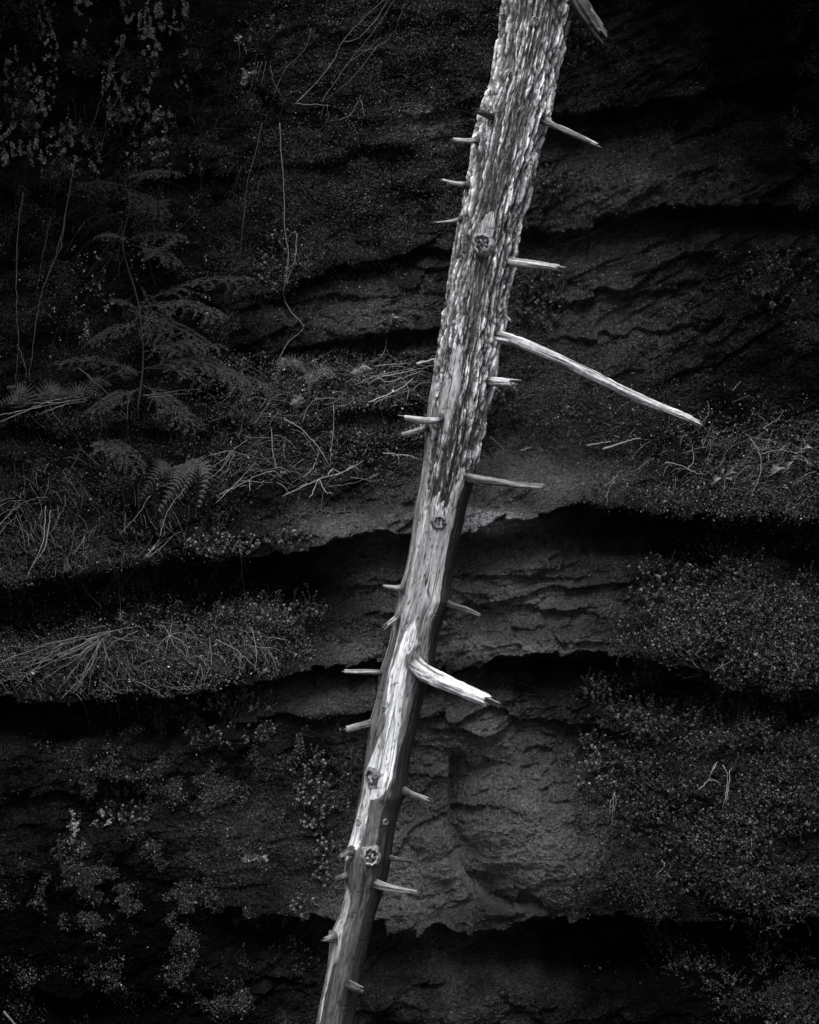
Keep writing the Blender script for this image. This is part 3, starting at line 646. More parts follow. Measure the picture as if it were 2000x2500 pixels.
def clump_plant(label, cx, cy, rx, ry, n, L, t0, t1, lw=1.2, name='clubmoss_sprig', cat='clubmoss', grow=(0, -.5, .6)):
    p0 = surf(np.array([cx]), np.array([cy + ry * .5]))[0]; e = p0
    mb = MB()
    a = rng.uniform(0, 6.28, n); r = np.sqrt(rng.uniform(0, 1, n)); u = cx + rx * r * np.cos(a); v = cy + ry * r * np.sin(a)
    p = surf(u, v); nr = normal_at(p)
    for i in range(n):
        o = np.array([math.cos(a[i]) * r[i], 0, -math.sin(a[i]) * r[i] * ry / max(rx, ry)])
        shoot(mb, p[i], np.array(grow) + o * .7 + rng.normal(size=3) * .35 + nr[i] * .4, L * rng.uniform(.6, 1.3), t0, t1, lw, nl=22)
    for i in range(1, n):                          # creeping stem that joins the shoots
        j = int(np.argmin(np.linalg.norm(p[:i] - p[i], axis=1))); tube(mb, [p[i], (p[i] + p[j]) / 2 - np.array([0, .004, 0]), p[j]], .0012, .0012, t0 * .6, None, 4)
    return tag(mb.build(name, M_moss, smooth=False, origin=p0), label, cat)

CP = [('round sprig of clubmoss growing alone on the bare rock below the right ledge', 1455, 1700, 36, 38, 26, .07, .05, .34, 1.3),
      ('upright clubmoss shoots with pale tips standing left of the thick right hand mat', 1610, 1450, 75, 60, 60, .085, .04, .3, 1.3),
      ('bushy leafy plant on the rock below the short straight branch stub right of the trunk', 1322, 745, 62, 60, 90, .06, .05, .26, 1.5),
      ('small upright plant on the rock right of the trunk beneath the pale upper stub', 1348, 450, 36, 50, 34, .05, .04, .3, 1.2),
      ('dim leafy plant beside the trunk under the dark branch stub at the top', 1398, 110, 42, 50, 44, .05, .03, .16, 1.3),
      ('dim spreading plant on the dark rock near the right edge, halfway up the upper half', 1900, 705, 70, 65, 60, .08, .025, .14, 1.3),
      ('small pale leaf tuft under the stubby white broken branch', 1222, 968, 40, 16, 30, .035, .07, .4, 1.2),
      ('faint clubmoss patch on the rock between the lone round sprig and the right mat', 1582, 1688, 36, 26, 26, .05, .03, .14, 1.2),
      ('clubmoss shoots rising from the long ledge left of the lower trunk', 690, 1500, 95, 38, 60, .07, .05, .42, 1.2),
      ('pale sprigs hanging on the rock face just under the long left ledge', 575, 1725, 90, 26, 60, .05, .05, .36, 1.2),
      ('column of pale sprigs on the smooth rock left of the lower trunk', 760, 1940, 42, 100, 90, .045, .06, .38, 1.2),
      ('small branching sprig on smooth rock directly left of the lower knotted trunk', 795, 2105, 24, 55, 34, .045, .06, .36, 1.2),
      ('lowest pale sprig on smooth rock just above the bottom left undercut', 745, 2222, 38, 18, 18, .045, .06, .34, 1.2),
      ('pale tuft of sprigs on the dark lower left rock face beside the lichen spots', 325, 1965, 55, 60, 60, .045, .05, .3, 1.2),
      ('leafy sprigs on the lip of the black hollow left of the trunk', 545, 1335, 85, 26, 70, .04, .06, .38, 1.2),
      ('leafy sprigs trailing over the hollow lip closest to the trunk', 705, 1328, 48, 34, 40, .04, .05, .3, 1.2),
      ('small pale rosette of leaves on the bare shelf left of the trunk middle', 952, 792, 24, 12, 22, .03, .09, .5, 1.2),
      ('scattered dim sprigs on the rock below the hanging sprigs, lower left', 560, 1790, 110, 30, 60, .035, .05, .3, 1.1),
      ('leafy sprigs around the hanging vine on the left wall', 690, 640, 60, 70, 90, .035, .06, .36, 1.1),
      ('clubmoss shoots at the pointed left end of the lower right mat', 1450, 1870, 42, 70, 50, .07, .05, .3, 1.3),
      ('row of upright clubmoss shoots along the top edge of the lower right mat', 1620, 1755, 130, 30, 70, .07, .04, .26, 1.3)]
for cdef in CP: clump_plant(*cdef[:7], cdef[7] * .6, cdef[8] * .62, *cdef[9:])

# ------------------------------------------------------------------ hemlock sapling
def on_rock(pts, lift, ends=True):
    """picture path -> path lying in front of the rock"""
    q = smooth_path(pts, max(8, 5 * len(pts))); p = surf(q[:, 0], q[:, 1])
    y = p[:, 1] - lift; k = np.linspace(0, 1, len(y)); lin = y[0] + (y[-1] - y[0]) * k
    y = np.minimum(y, lin); y = np.minimum(y, np.convolve(np.pad(y, 2, 'edge'), np.ones(5) / 5, 'valid'))
    return P(q[:, 0], q[:, 1], y)

def needles(mb, path, nl, L, tn):
    g = rng.uniform(.03, 1, nl); i = g * (len(path) - 1); i0 = np.minimum(i.astype(int), len(path) - 2); f = (i - i0)[:, None]
    c = path[i0] * (1 - f) + path[i0 + 1] * f; d = path[i0 + 1] - path[i0]; d /= np.linalg.norm(d, axis=1, keepdims=True) + 1e-9
    up = np.array([0, -.5, .86]); s = np.cross(d, up); s /= np.linalg.norm(s, axis=1, keepdims=True) + 1e-9
    sg = np.where(rng.uniform(size=nl) < .5, -1, 1)[:, None]
    leaves(mb, c, s * sg + d * .45 + rng.normal(size=(nl, 3)) * .22, np.repeat(up[None], nl, 0) + rng.normal(size=(nl, 3)) * .3, L * rng.uniform(.7, 1.2, nl), .0028, tn * rng.uniform(.5, 1.6, nl))

def spray(mb, a, b, droop, tn, w=.35, lift=.2, nside=14):
    A_, B_ = np.array(a, float), np.array(b, float); mid = (A_ + B_) / 2 + np.array([0, -droop])
    q = smooth_path([A_, mid, B_], 24); y = np.min(surf(q[:, 0], q[:, 1])[:, 1]) - lift
    path = P(q[:, 0], q[:, 1], y - .12 * np.linspace(0, 1, 24))
    tube(mb, path, .0024, .001, .03, None, 5); needles(mb, path, 70, .013, tn)
    L = np.linalg.norm(path[-1] - path[0])
    for k in range(nside):
        f = .12 + .83 * k / nside; i = int(f * 23); d = path[min(i + 1, 23)] - path[max(i - 1, 0)]; d /= np.linalg.norm(d)
        s = np.cross(d, [0, -.33, .94]); s /= np.linalg.norm(s); s = s * (1 if k % 2 else -1)
        dr = d * .75 + s * rng.uniform(.5, .9) + np.array([0, -.1, -.12]); ll = L * w * (1 - .75 * f) * rng.uniform(.7, 1.2) + .03
        e = path[i]; sp = smooth_path([e, e + dr * ll * .5 + np.array([0, 0, .01]), e + dr * ll + np.array([0, 0, -.12 * ll])], 10)
        tube(mb, sp, .0013, .0006, .03, None, 4); needles(mb, sp, int(20 + 260 * ll), .012, tn)
        if ll > .09:
            for k2 in range(4):
                i2 = 2 + 2 * k2; d2 = sp[i2] - sp[i2 - 1]; d2 /= np.linalg.norm(d2); s2 = np.cross(d2, [0, -.33, .94]) * (1 if k2 % 2 else -1)
                l2 = ll * .4 * rng.uniform(.6, 1.1); sp2 = sp[i2] + (d2 * .8 + s2 * .7 + np.array([0, 0, -.15])) * np.linspace(0, 1, 6)[:, None] * l2
                needles(mb, sp2, int(10 + 240 * l2), .011, tn)

sap = empty('hemlock_sapling', surf(np.array([330.]), np.array([1000.]))[0].tolist(), 'young hemlock sapling with drooping dim needled boughs in front of the left wall', 'sapling')
mb = MB(); tube(mb, on_rock([(335, 1010), (350, 880), (338, 740), (300, 600), (318, 500), (300, 430)], .18), .006, .002, .02, None, 8); mb.build('stem', M_twig, sap)
SPR = [((300, 440), (440, 425), 12), ((310, 455), (185, 455), 8), ((315, 520), (420, 490), 6), ((300, 590), (455, 580), 14), ((310, 590), (245, 580), 10), ((330, 600), (440, 650), 10),
       ((340, 740), (630, 680), 22), ((340, 760), (275, 735), 8), ((345, 750), (560, 775), 20), ((340, 770), (520, 850), 12), ((340, 790), (215, 840), 10), ((350, 860), (545, 850), 16),
       ((350, 900), (620, 945), 40), ((360, 900), (680, 960), 30), ((345, 910), (130, 890), 20), ((350, 940), (490, 1050), 10), ((340, 950), (215, 1010), 10), ((260, 1070), (340, 1160), 12), ((220, 1080), (290, 1105), 6),
       ((350, 640), (430, 590), 4), ((345, 700), (420, 880), 6), ((300, 460), (410, 530), 8)]
for a, b, dr in SPR:
    mb = MB(); spray(mb, a, b, dr, rng.uniform(.022, .045), lift=rng.uniform(.1, .26)); mb.build('bough', M_leaf, sap, smooth=False)

# ------------------------------------------------------------------ ferns
def frond(mb, pts, width, tn, lift):
    q = smooth_path(pts, 30); y0 = np.min(surf(q[:, 0], q[:, 1])[:, 1]) - lift; path = P(q[:, 0], q[:, 1], y0 - .06 * np.sin(np.linspace(0, 3.1, 30)))
    tube(mb, path, .0022, .0007, tn, None, 5); L = np.linalg.norm(np.diff(path, axis=0), axis=1).sum()
    for i in range(3, 30, 2):
        f = i / 29; d = path[min(i + 1, 29)] - path[i - 1]; d /= np.linalg.norm(d); s = np.cross(d, [0, -1, .2]); s /= np.linalg.norm(s)
        ll = width / 500 * (1.06 - f) ** .8 * rng.uniform(.85, 1.1)
        for sg in (-1, 1):
            dr = s * sg + d * .5 + rng.normal(size=3) * .06; dr /= np.linalg.norm(dr); n = max(4, int(ll / .006)); g = np.linspace(.08, 1, n)
            c = path[i] + dr * (g * ll)[:, None] + np.array([0, .0, -.1]) * (g * g * ll)[:, None]; nn = np.array([0, -1, .35]) + rng.normal(size=(n, 3)) * .2
            s2 = np.cross(dr, [0, -1, .2]); s2 /= np.linalg.norm(s2); pw = (.30 * L / 14) * (1.15 - g)
            for h in (-1, 1):
                leaves(mb, c, s2 * h + dr * .7 + np.zeros((n, 3)), nn, pw, .005, tn * rng.uniform(.55, 1.5, n))

FERN = [('drooping fern with three toothed fronds hanging below the hemlock boughs', [([(470, 1120), (505, 1150), (486, 1235)], 34, .12), ([(455, 1125), (435, 1170), (390, 1245)], 40, .1), ([(420, 1130), (385, 1150), (345, 1215)], 36, .06), ([(455, 1120), (470, 1150), (440, 1215)], 30, .1)]),
        ('leafy fern on the middle ledge right of the hemlock boughs', [([(700, 900), (690, 880), (672, 925)], 26, .1), ([(705, 900), (720, 880), (745, 905)], 26, .12), ([(745, 930), (760, 915), (755, 955)], 26, .12), ([(760, 925), (790, 900), (820, 920)], 24, .11), ([(735, 965), (722, 980), (710, 985)], 24, .14)]),
        ('small bright fern frond on the ledge among pale sticks near the trunk', [([(872, 915), (884, 895), (905, 900)], 20, .26), ([(880, 920), (870, 905), (858, 910)], 16, .2)]),
        ('dim fern spreading over the ledge at the far left edge', [([(60, 1000), (40, 970), (-10, 990)], 40, .06), ([(70, 995), (60, 950), (20, 945)], 40, .06), ([(100, 985), (120, 945), (160, 960)], 40, .07)]),
        ('dim fern on the left ledge under the hemlock stem', [([(170, 990), (190, 950), (240, 965)], 38, .07), ([(160, 985), (140, 955), (95, 965)], 38, .06), ([(220, 960), (235, 925), (270, 940)], 32, .07), ([(300, 930), (310, 900), (335, 915)], 30, .08)])]
for lab, fr in FERN:
    f0 = fr[0][0][0]; e = empty('fern', surf(np.array([float(f0[0])]), np.array([float(f0[1])]))[0].tolist(), lab, 'fern')
    for pts, wd, tn in fr:
        mb = MB(); frond(mb, pts, wd, tn, .1); mb.build('frond', M_leaf, e, smooth=False)

# ------------------------------------------------------------------ twigs, sticks, hanging roots, dry grass
def sticks(name, cat, label, paths, w=3.2, tn=.4, lift=.03, taper=.45, group=None):
    """one thing: a stick with its forks, or a tuft whose stalks share a root"""
    mb = MB(); o = None
    for pp in paths:
        ww = w
        if isinstance(pp[0], (int, float)): ww = pp[0]; pp = pp[1]
        if len(paths) > 9: ww *= rng.uniform(.45, 1.1)
        path = on_rock(pp, lift * (rng.uniform(.6, 1.5) if len(paths) > 9 else 1) + ww / 1000); n = len(path)
        path[1:-1] += rng.normal(size=(n - 2, 3)) * .0018
        if len(paths) > 9: path += np.cumsum(rng.normal(size=(n, 3)) * .0035, 0) + rng.normal(size=3) * .012
        if o is None: o = path[0]
        tube(mb, path, ww / 1000, ww / 1000 * taper, np.clip(tn * (1 + .4 * noise(np.arange(n) * .37, ww, len(pp))), .03, .8), None, 6)
    return tag(mb.build(name, M_twig, origin=o), label, cat, group)

TW = [ # name, category, label, paths, width px, tone, lift
 ('twig', 'twig', 'straight pale twig slanting down through the hemlock boughs', [[(194, 899), (235, 935), (275, 971)]], 3, .4, .12),
 ('dry_stalk', 'dry stalk', 'pair of pale dry stalks lying level on the ledge under the hemlock', [[(350, 965), (420, 957), (487, 948)], [(360, 972), (430, 962), (470, 962)]], 2.6, .42, .08),
 ('dry_stalk', 'dry stalk', 'sheaf of pale dry stalks lying on the ledge at the far left', [[(-20, 1018), (90, 995), (210, 972)], [(82, 985), (150, 982), (220, 970)], [(95, 1012), (150, 990), (215, 976)], [(0, 1030), (60, 1005), (130, 985)], [(60, 1002), (140, 975), (200, 968)]], 3, .48, .06),
 ('twig', 'twig', 'curved dark twig dangling below the ledge under the hemlock', [[(429, 1005), (435, 1040), (458, 1070)]], 2.2, .25, .05),
 ('twig', 'twig', 'short upright twig hanging under the left ledge', [[(314, 975), (310, 1038)]], 2, .25, .05),
 ('dry_stalk', 'dry stalk', 'pale bowed stalk sweeping down left from under the fern', [[(367, 1210), (335, 1258), (293, 1303)]], 2.4, .45, .05),
 ('dry_stalk', 'dry stalk', 'pale bowed stalk falling from the fern towards the hollow', [[(452, 1191), (414, 1240), (388, 1312)]], 2.4, .45, .05),
 ('dry_grass', 'dry grass', 'two long pale grass blades hanging at the far left', [[(112, 1235), (104, 1325), (58, 1425)], [(124, 1245), (112, 1330), (84, 1375)]], 2.6, .42, .06),
 ('dry_grass_tuft', 'dry grass', 'arching dry grass tuft at the left edge above the hanging blades', [[(-20, 1300), (40, 1240), (75, 1220), (116, 1214)], [(-20, 1250), (20, 1225), (60, 1222)], [(-20, 1272), (10, 1250), (50, 1240)], [(-20, 1235), (15, 1218), (38, 1216)], [(-20, 1290), (20, 1262), (38, 1225)], [(-10, 1330), (8, 1290), (40, 1262)]], 2.4, .36, .06),
 ('dry_stalk', 'dry stalk', 'forked bundle of pale stalks crossing above the black hollow', [[(307, 1417), (350, 1365), (385, 1325), (406, 1299)], [(330, 1395), (385, 1330), (441, 1299)], [(385, 1328), (392, 1305), (395, 1295)], [(360, 1362), (390, 1340), (424, 1306)]], 2.6, .45, .05),
 ('twig', 'twig', 'thin bowed twig sagging over the moss left of the hollow', [[(191, 1380), (222, 1398), (255, 1388)]], 2, .35, .05),
 ('twig', 'twig', 'short thin stalk leaning on dark moss left of the bowed stalks', [[(207, 1311), (180, 1354)]], 2, .35, .05),
 ('twig', 'twig', 'long kinked pale twig running down across the mossy ledge left of the trunk', [[(693, 1022), (739, 1050), (780, 1096), (803, 1132)]], 3.4, .5, .05),
 ('twig', 'twig', 'upright thin pale twig crossing the end of the long kinked twig', [[(815, 991), (813, 1055), (806, 1132)]], 2.6, .45, .06),
 ('twig', 'twig', 'short pale twig curving down left from the kinked twig', [[(739, 1166), (765, 1142), (780, 1101)]], 2.6, .5, .05),
 ('twig', 'twig', 'hooked pale twig arching up and then level along the mossy ledge', [[(733, 1049), (748, 1003), (777, 974), (846, 974)]], 3, .45, .05),
 ('twig', 'twig', 'near upright bent twig on the moss left of the kinked twig', [[(661, 1043), (667, 1101), (675, 1148)]], 2.6, .42, .05),
 ('twig', 'twig', 'low arched twig lying across the grass left of the upright bent twig', [[(510, 1113), (562, 1101), (609, 1116)]], 2.6, .42, .05),
 ('dry_grass_tuft', 'dry grass', 'dry grass wisp falling left beneath the low arched twig', [[(603, 1075), (568, 1101), (530, 1154), (505, 1171)], [(568, 1104), (545, 1140), (517, 1166)], [(572, 1106), (555, 1145), (530, 1168)], [(562, 1103), (545, 1122), (500, 1155)]], 2.2, .36, .05),
 ('twig', 'twig', 'long straight thin twig rising to the right above the boulder slab', [[(527, 1229), (580, 1177), (623, 1130)]], 2.6, .42, .05),
 ('twig', 'twig', 'long pale twig bent at its right tip lying below the grass wisp', [[(533, 1209), (609, 1171), (664, 1150), (687, 1165)], [(609, 1171), (610, 1200)]], 2.8, .45, .05),
 ('forked_twig', 'twig', 'forked pale twig spread over the sloping slab left of the trunk', [[(690, 1212), (777, 1171), (846, 1148), (887, 1125)], [(777, 1171), (762, 1205), (754, 1216)], [(800, 1163), (812, 1145), (838, 1160)], [(780, 1170), (795, 1200), (812, 1205)], [(846, 1148), (862, 1138), (880, 1150)], [(752, 1181), (730, 1188)]], 3.2, .5, .05),
 ('twig', 'twig', 'thin level twig on the bare slab right of the forked twig', [[(800, 1188), (860, 1180), (922, 1159)]], 2, .32, .04),
 ('stick', 'stick', 'longest pale stick leaning right along the ledge into the trunk', [[(922, 920), (985, 910), (1056, 892)]], 4, .5, .06),
 ('stick', 'stick', 'pale stick kinked at its left end crossing the ledge beside the trunk', [[(922, 922), (955, 931), (1033, 904)]], 3.6, .48, .08),
 ('stick', 'stick', 'pale stick slanting up right below the crossed sticks at the trunk', [[(900, 982), (972, 951), (1008, 925)]], 4, .5, .06),
 ('stick', 'stick', 'thin stick lying under the slanting stick left of the trunk', [[(912, 986), (950, 968), (1001, 953)]], 2.6, .42, .05),
 ('stick', 'stick', 'thick broken stick butting against the left side of the trunk', [[(1018, 888), (1066, 876)]], 11, .4, .08),
 ('stick', 'stick', 'thin level stick on the back of the ledge above the crossed sticks', [[(915, 894), (960, 889), (1003, 888)]], 3, .42, .05),
 ('stick', 'stick', 'dull stick lying behind the crossed sticks on the ledge', [[(865, 940), (930, 915), (1010, 900)]], 3, .36, .05),
 ('forked_twig', 'twig', 'small forked pale twig on the rock below the lower left trunk stub', [[(935, 1105), (970, 1111), (975, 1132)], [(952, 1108), (945, 1095)], [(970, 1110), (1000, 1112), (1022, 1122)]], 3.4, .5, .05),
 ('twig', 'twig', 'curly thin tendril hanging over the bare shelf left of the trunk', [[(945, 825), (938, 860), (920, 877), (888, 885)]], 1.8, .35, .06),
 ('twig', 'twig', 'thin pale twig beneath the forked twig close to the trunk', [[(902, 1172), (915, 1160), (927, 1157)]], 2.6, .4, .05),
 ('dry_grass_tuft', 'dry grass', 'large fan of long dry grass drooping over the lower left ledge', [[(240, 1555), (120, 1600), (-20, 1622)], [(235, 1558), (110, 1612), (-20, 1645)], [(232, 1560), (140, 1600), (12, 1612)], [(236, 1560), (150, 1605), (75, 1630)], [(234, 1562), (160, 1625), (93, 1664)], [(236, 1563), (185, 1630), (145, 1682)], [(240, 1562), (205, 1620), (162, 1648)], [(240, 1562), (210, 1640), (176, 1690)],
    [(235, 1565), (170, 1598), (100, 1605)], [(238, 1560), (180, 1580), (60, 1610)], [(240, 1560), (225, 1610), (195, 1660)], [(236, 1562), (140, 1640), (85, 1640)], [(238, 1564), (255, 1600), (265, 1640)], [(240, 1566), (245, 1610), (232, 1640)], [(230, 1566), (110, 1630), (40, 1660)], [(225, 1568), (90, 1628), (-20, 1668)], [(238, 1564), (290, 1562), (340, 1566)], [(-20, 1632), (116, 1575), (249, 1541), (330, 1526), (351, 1546)], [(300, 1540), (170, 1575), (60, 1600)], [(270, 1548), (200, 1600), (110, 1650)], [(330, 1545), (250, 1580), (200, 1650)], [(200, 1550), (120, 1590), (30, 1640)], [(180, 1580), (100, 1590), (-20, 1600)], [(150, 1585), (90, 1640), (40, 1690)], [(240, 1563), (215, 1590), (150, 1640)], [(232, 1566), (200, 1640), (150, 1700)]], 2.6, .3, .06),
 ('dry_grass_tuft', 'dry grass', 'small starry dry grass tuft on the middle of the lower left ledge', [[(414, 1550), (400, 1530), (372, 1526)], [(414, 1550), (420, 1525), (440, 1515)], [(414, 1550), (425, 1575), (440, 1590)], [(414, 1550), (392, 1570), (376, 1595)], [(414, 1550), (440, 1545), (470, 1560)], [(414, 1550), (405, 1590), (400, 1610)], [(414, 1550), (450, 1570), (465, 1610)]], 2.2, .34, .07),
 ('twig', 'twig', 'thin twig sloping down right off the lower ledge lip', [[(528, 1561), (585, 1593), (632, 1640)]], 2.4, .38, .08),
 ('twig', 'twig', 'upright thin twig hanging down beside the sloping ledge twig', [[(614, 1532), (626, 1590), (623, 1640)]], 2.4, .38, .09),
 ('hanging_root', 'root', 'looped fine root hanging below the lower left ledge lip', [[(488, 1620), (494, 1650), (486, 1684)], [(488, 1622), (480, 1650), (470, 1682)]], 2, .3, .06),
 ('hanging_root', 'root', 'straight pale root hanging in the left end of the black hollow', [[(290, 1420), (293, 1470), (295, 1515)]], 2, .3, .04),
 ('hanging_root', 'root', 'tangled pale root dangling from the hollow lip in its middle', [[(586, 1340), (592, 1395), (598, 1445)], [(588, 1350), (600, 1380), (606, 1402)], [(592, 1390), (584, 1420)]], 3, .3, .05),
 ('hanging_root', 'root', 'fine roots hanging together from the moss at the hollow left lip', [[(278, 1380), (281, 1420), (276, 1452)], [(284, 1385), (290, 1415), (284, 1440)]], 2, .22, .05),
 ('forked_twig', 'twig', 'pale forked twig standing out on the slope right of the trunk', [[(1629, 1129), (1661, 1136), (1690, 1151), (1722, 1160)], [(1678, 1145), (1693, 1125), (1690, 1084)], [(1629, 1129), (1640, 1138)]], 3, .45, .06),
 ('twig', 'twig', 'tall bent twig hanging over the moss near the right edge', [[(1832, 1070), (1855, 1107), (1856, 1159), (1832, 1214)]], 2.8, .32, .06),
 ('twig', 'twig', 'short thin twig rising beside the tall bent twig at right', [[(1868, 1100), (1887, 1049)]], 2.2, .3, .05),
 ('forked_twig', 'twig', 'thin level twig with side shoots behind the dead leaves at right', [[(1858, 1107), (1904, 1099), (1951, 1110), (1990, 1140)], [(1904, 1099), (1930, 1080)], [(1875, 1105), (1878, 1130)], [(1940, 1107), (1970, 1100)]], 2.2, .28, .05),
 ('twig', 'twig', 'thin curled twig rising from the tip of the long broken branch', [[(1707, 1038), (1730, 1012), (1728, 978)]], 2, .3, .05),
 ('twig', 'twig', 'short straight pale twig on dark rock above the long branch tip', [[(1788, 954), (1809, 930)]], 2.2, .4, .04),
 ('stick', 'stick', 'flat pale splinter of wood on the slope below the long branch', [[(1472, 1097), (1522, 1080), (1564, 1070)]], 8, .4, .03),
 ('stick', 'stick', 'dull splinter lying left of the pale splinter below the long branch', [[(1432, 1088), (1492, 1078)]], 7, .25, .03),
 ('twig', 'twig', 'curled grass stem on the slope between trunk and forked twig', [[(1475, 1188), (1500, 1168), (1517, 1147)], [(1482, 1228), (1484, 1200), (1504, 1165)]], 2, .34, .04),
 ('stick', 'stick', 'short pale chip of wood on the rock between trunk and the wood splinters', [[(1272, 1100), (1296, 1093)]], 6, .36, .03),
 ('twig', 'twig', 'thin twig above the lower right trunk stub on the pale slab', [[(1243, 1172), (1262, 1167), (1276, 1161)]], 2, .4, .03),
 ('twig', 'twig', 'thin bent twig on the rock right of the middle trunk', [[(1196, 1066), (1228, 1096), (1212, 1110)]], 1.8, .34, .03),
 ('forked_twig', 'twig', 'looping pale twig hanging under the right clubmoss mat', [[(1652, 1643), (1675, 1655), (1710, 1643), (1690, 1612)], [(1675, 1655), (1662, 1662)]], 2, .34, .06),
 ('forked_twig', 'twig', 'feathered thin twig hanging under the right mat beyond the looping one', [[(1742, 1640), (1765, 1625), (1791, 1612)], [(1765, 1625), (1770, 1645)]], 2, .28, .06),
 ('forked_twig', 'twig', 'pale forked twig caught in the lower right clubmoss', [[(1704, 1929), (1728, 1906), (1745, 1865)], [(1728, 1906), (1745, 1905), (1759, 1914)], [(1740, 1880), (1752, 1860)]], 3, .42, .07),
 ('twig', 'twig', 'pair of upright pale stems right of the forked twig in the clubmoss', [[(1764, 1868), (1776, 1890), (1772, 1940), (1764, 1974)], [(1782, 1880), (1778, 1930), (1772, 1965)]], 2.6, .38, .07),
 ('twig', 'twig', 'short kinked twig on the clubmoss near the right edge, lower down', [[(1836, 2048), (1834, 2075), (1820, 2097)], [(1832, 2080), (1842, 2096)]], 2.4, .36, .07),
 ('dry_grass_tuft', 'dry grass', 'thin wisp of dry grass hanging from the left end of the lower mat', [[(1500, 1935), (1496, 1975), (1493, 2018)], [(1500, 1938), (1490, 1965), (1488, 2000)], [(1502, 1935), (1503, 1960), (1498, 1985)]], 1.8, .3, .06),
 ('twig', 'twig', 'small zigzag twig on the dark rock below the lower right mat', [[(1615, 2100), (1622, 2115), (1600, 2138)], [(1630, 2135), (1640, 2145)]], 2, .34, .04),
 ('hanging_root', 'vine', 'pale knotted vine hanging down the left wall and kinking over the ledges', [[(683, 300), (687, 371), (693, 452), (696, 557), (704, 638), (693, 719), (710, 759), (739, 791), (736, 809), (704, 835), (675, 887)], [(725, 570), (719, 638), (700, 690)], [(704, 835), (690, 860), (688, 880)]], 3.4, .26, .03),
 ('hanging_twig', 'hanging twig', 'longest bare twig arching down left from the top beside the trunk', [[(719, 255), (771, 203), (812, 151), (835, 104), (887, 46), (960, -20)], [(835, 104), (880, 90), (930, 30), (950, -10)]], 3, .22, .06),
 ('hanging_twig', 'hanging twig', 'dim bare twig arching right of the longest hanging twig', [[(785, 250), (800, 226), (852, 151), (904, 87), (978, -20)], [(852, 151), (900, 120), (930, 90)]], 2.4, .17, .06),
 ('hanging_twig', 'hanging twig', 'outermost thin twig arching down nearest the trunk top', [[(860, 125), (920, 115), (965, 75), (985, 10)], [(920, 115), (860, 190), (800, 240)]], 2, .14, .06),
 ('hanging_twig', 'hanging twig', 'thin twig hanging steeply left of the arching twigs', [[(760, 70), (745, 120), (700, 165), (675, 215), (660, 262)]], 2.2, .2, .05),
 ('stick', 'stick', 'short straight level stick under the arching twigs', [[(720, 253), (806, 258)]], 3.2, .32, .05),
 ('twig', 'twig', 'small hooked twig on the moss right of the level stick', [[(829, 293), (858, 278), (881, 232)], [(881, 243), (890, 284)]], 2, .28, .04),
 ('twig', 'twig', 'short upright twig hanging from the end of the level stick', [[(800, 258), (803, 295)], [(790, 258), (784, 285)]], 2, .24, .04),
 ('hanging_twig', 'hanging twig', 'bunch of thin stems falling steeply beside the vine near the top', [[(640, 150), (628, 190), (622, 225)], [(650, 150), (640, 195), (634, 220)], [(632, 150), (618, 190), (612, 218)], [(660, 160), (668, 200), (690, 240)]], 1.8, .17, .05),
 ('hanging_root', 'vine', 'outermost thin vine hanging down the far left wall', [[(57, 470), (43, 580), (41, 725), (45, 840), (39, 935)], [(43, 840), (60, 890), (66, 925)]], 2.6, .2, .04),
 ('hanging_root', 'vine', 'long wavering vine hanging on the far left wall beside the outermost one', [[(185, 380), (160, 520), (133, 638), (99, 725), (78, 870), (70, 932)], [(160, 520), (150, 600), (120, 660)]], 2.6, .17, .04),
 ('hanging_root', 'vine', 'faint thin vine slanting through the lichen at upper left', [[(300, 100), (278, 151), (255, 220), (232, 290), (205, 360)]], 1.8, .16, .04),
 ('hanging_root', 'vine', 'faint thin vine slanting between the lichen and the hemlock top', [[(310, 180), (282, 250), (262, 285), (248, 360), (200, 400)]], 1.8, .14, .04),
 ('hanging_root', 'vine', 'straight faint vine hanging between the hemlock and the far left vines', [[(125, 530), (105, 620), (88, 720)]], 1.8, .14, .04),
 ('hanging_root', 'vine', 'faint dotted vine hanging halfway between hemlock boughs and knotted vine', [[(640, 300), (622, 380), (605, 440), (596, 520), (585, 640)]], 1.8, .16, .04),
 ('stick', 'stick', 'pale broken stick lying in the bottom left corner', [[(10, 2470), (50, 2515)]], 9, .2, .05),
]
for (nm, cat, lab, paths, wd, tn, lf) in TW: sticks(nm, cat, lab, paths, wd * .85, tn * .6 * (.75 + .5 * rng.uniform()), lf)

# tangles of fine dead grass caught on the ledges
def tangle(label, n, box, dens, lo, hi, lean, t1):
    mb = MB(); u, v = scatter(n, box, dens)
    for k in range(len(u)):
        a = lean + rng.normal() * .55 + (math.pi if rng.uniform() < .35 else 0); L = rng.uniform(lo, hi); cu = rng.normal() * .35
        q = [(u[k] + L * f * math.cos(a + cu * f) , v[k] + L * f * math.sin(a + cu * f) + 14 * f * f * rng.uniform(0, 1.5)) for f in (0, .35, .7, 1)]
        ww = rng.uniform(.7, 1.7) / 1000; path = on_rock(q, rng.uniform(.005, .05)); tube(mb, path, ww, ww * .5, (.02 + t1 * rng.uniform() ** 2.5), None, 4)
    return tag(mb.build('dead_grass', M_twig), label, 'dead grass', kind='stuff')
tangle('tangled fine dead grass and needles over the middle ledge left of the trunk', 420, (480, 860, 1060, 1200), lambda u, v: np.clip(blobs(u, v, [(900, 930, 150, 50, 1), (720, 1010, 170, 60, .8), (700, 1150, 150, 50, .6), (560, 1130, 80, 60, .5)]), 0, 1), 20, 85, -.35, .34)
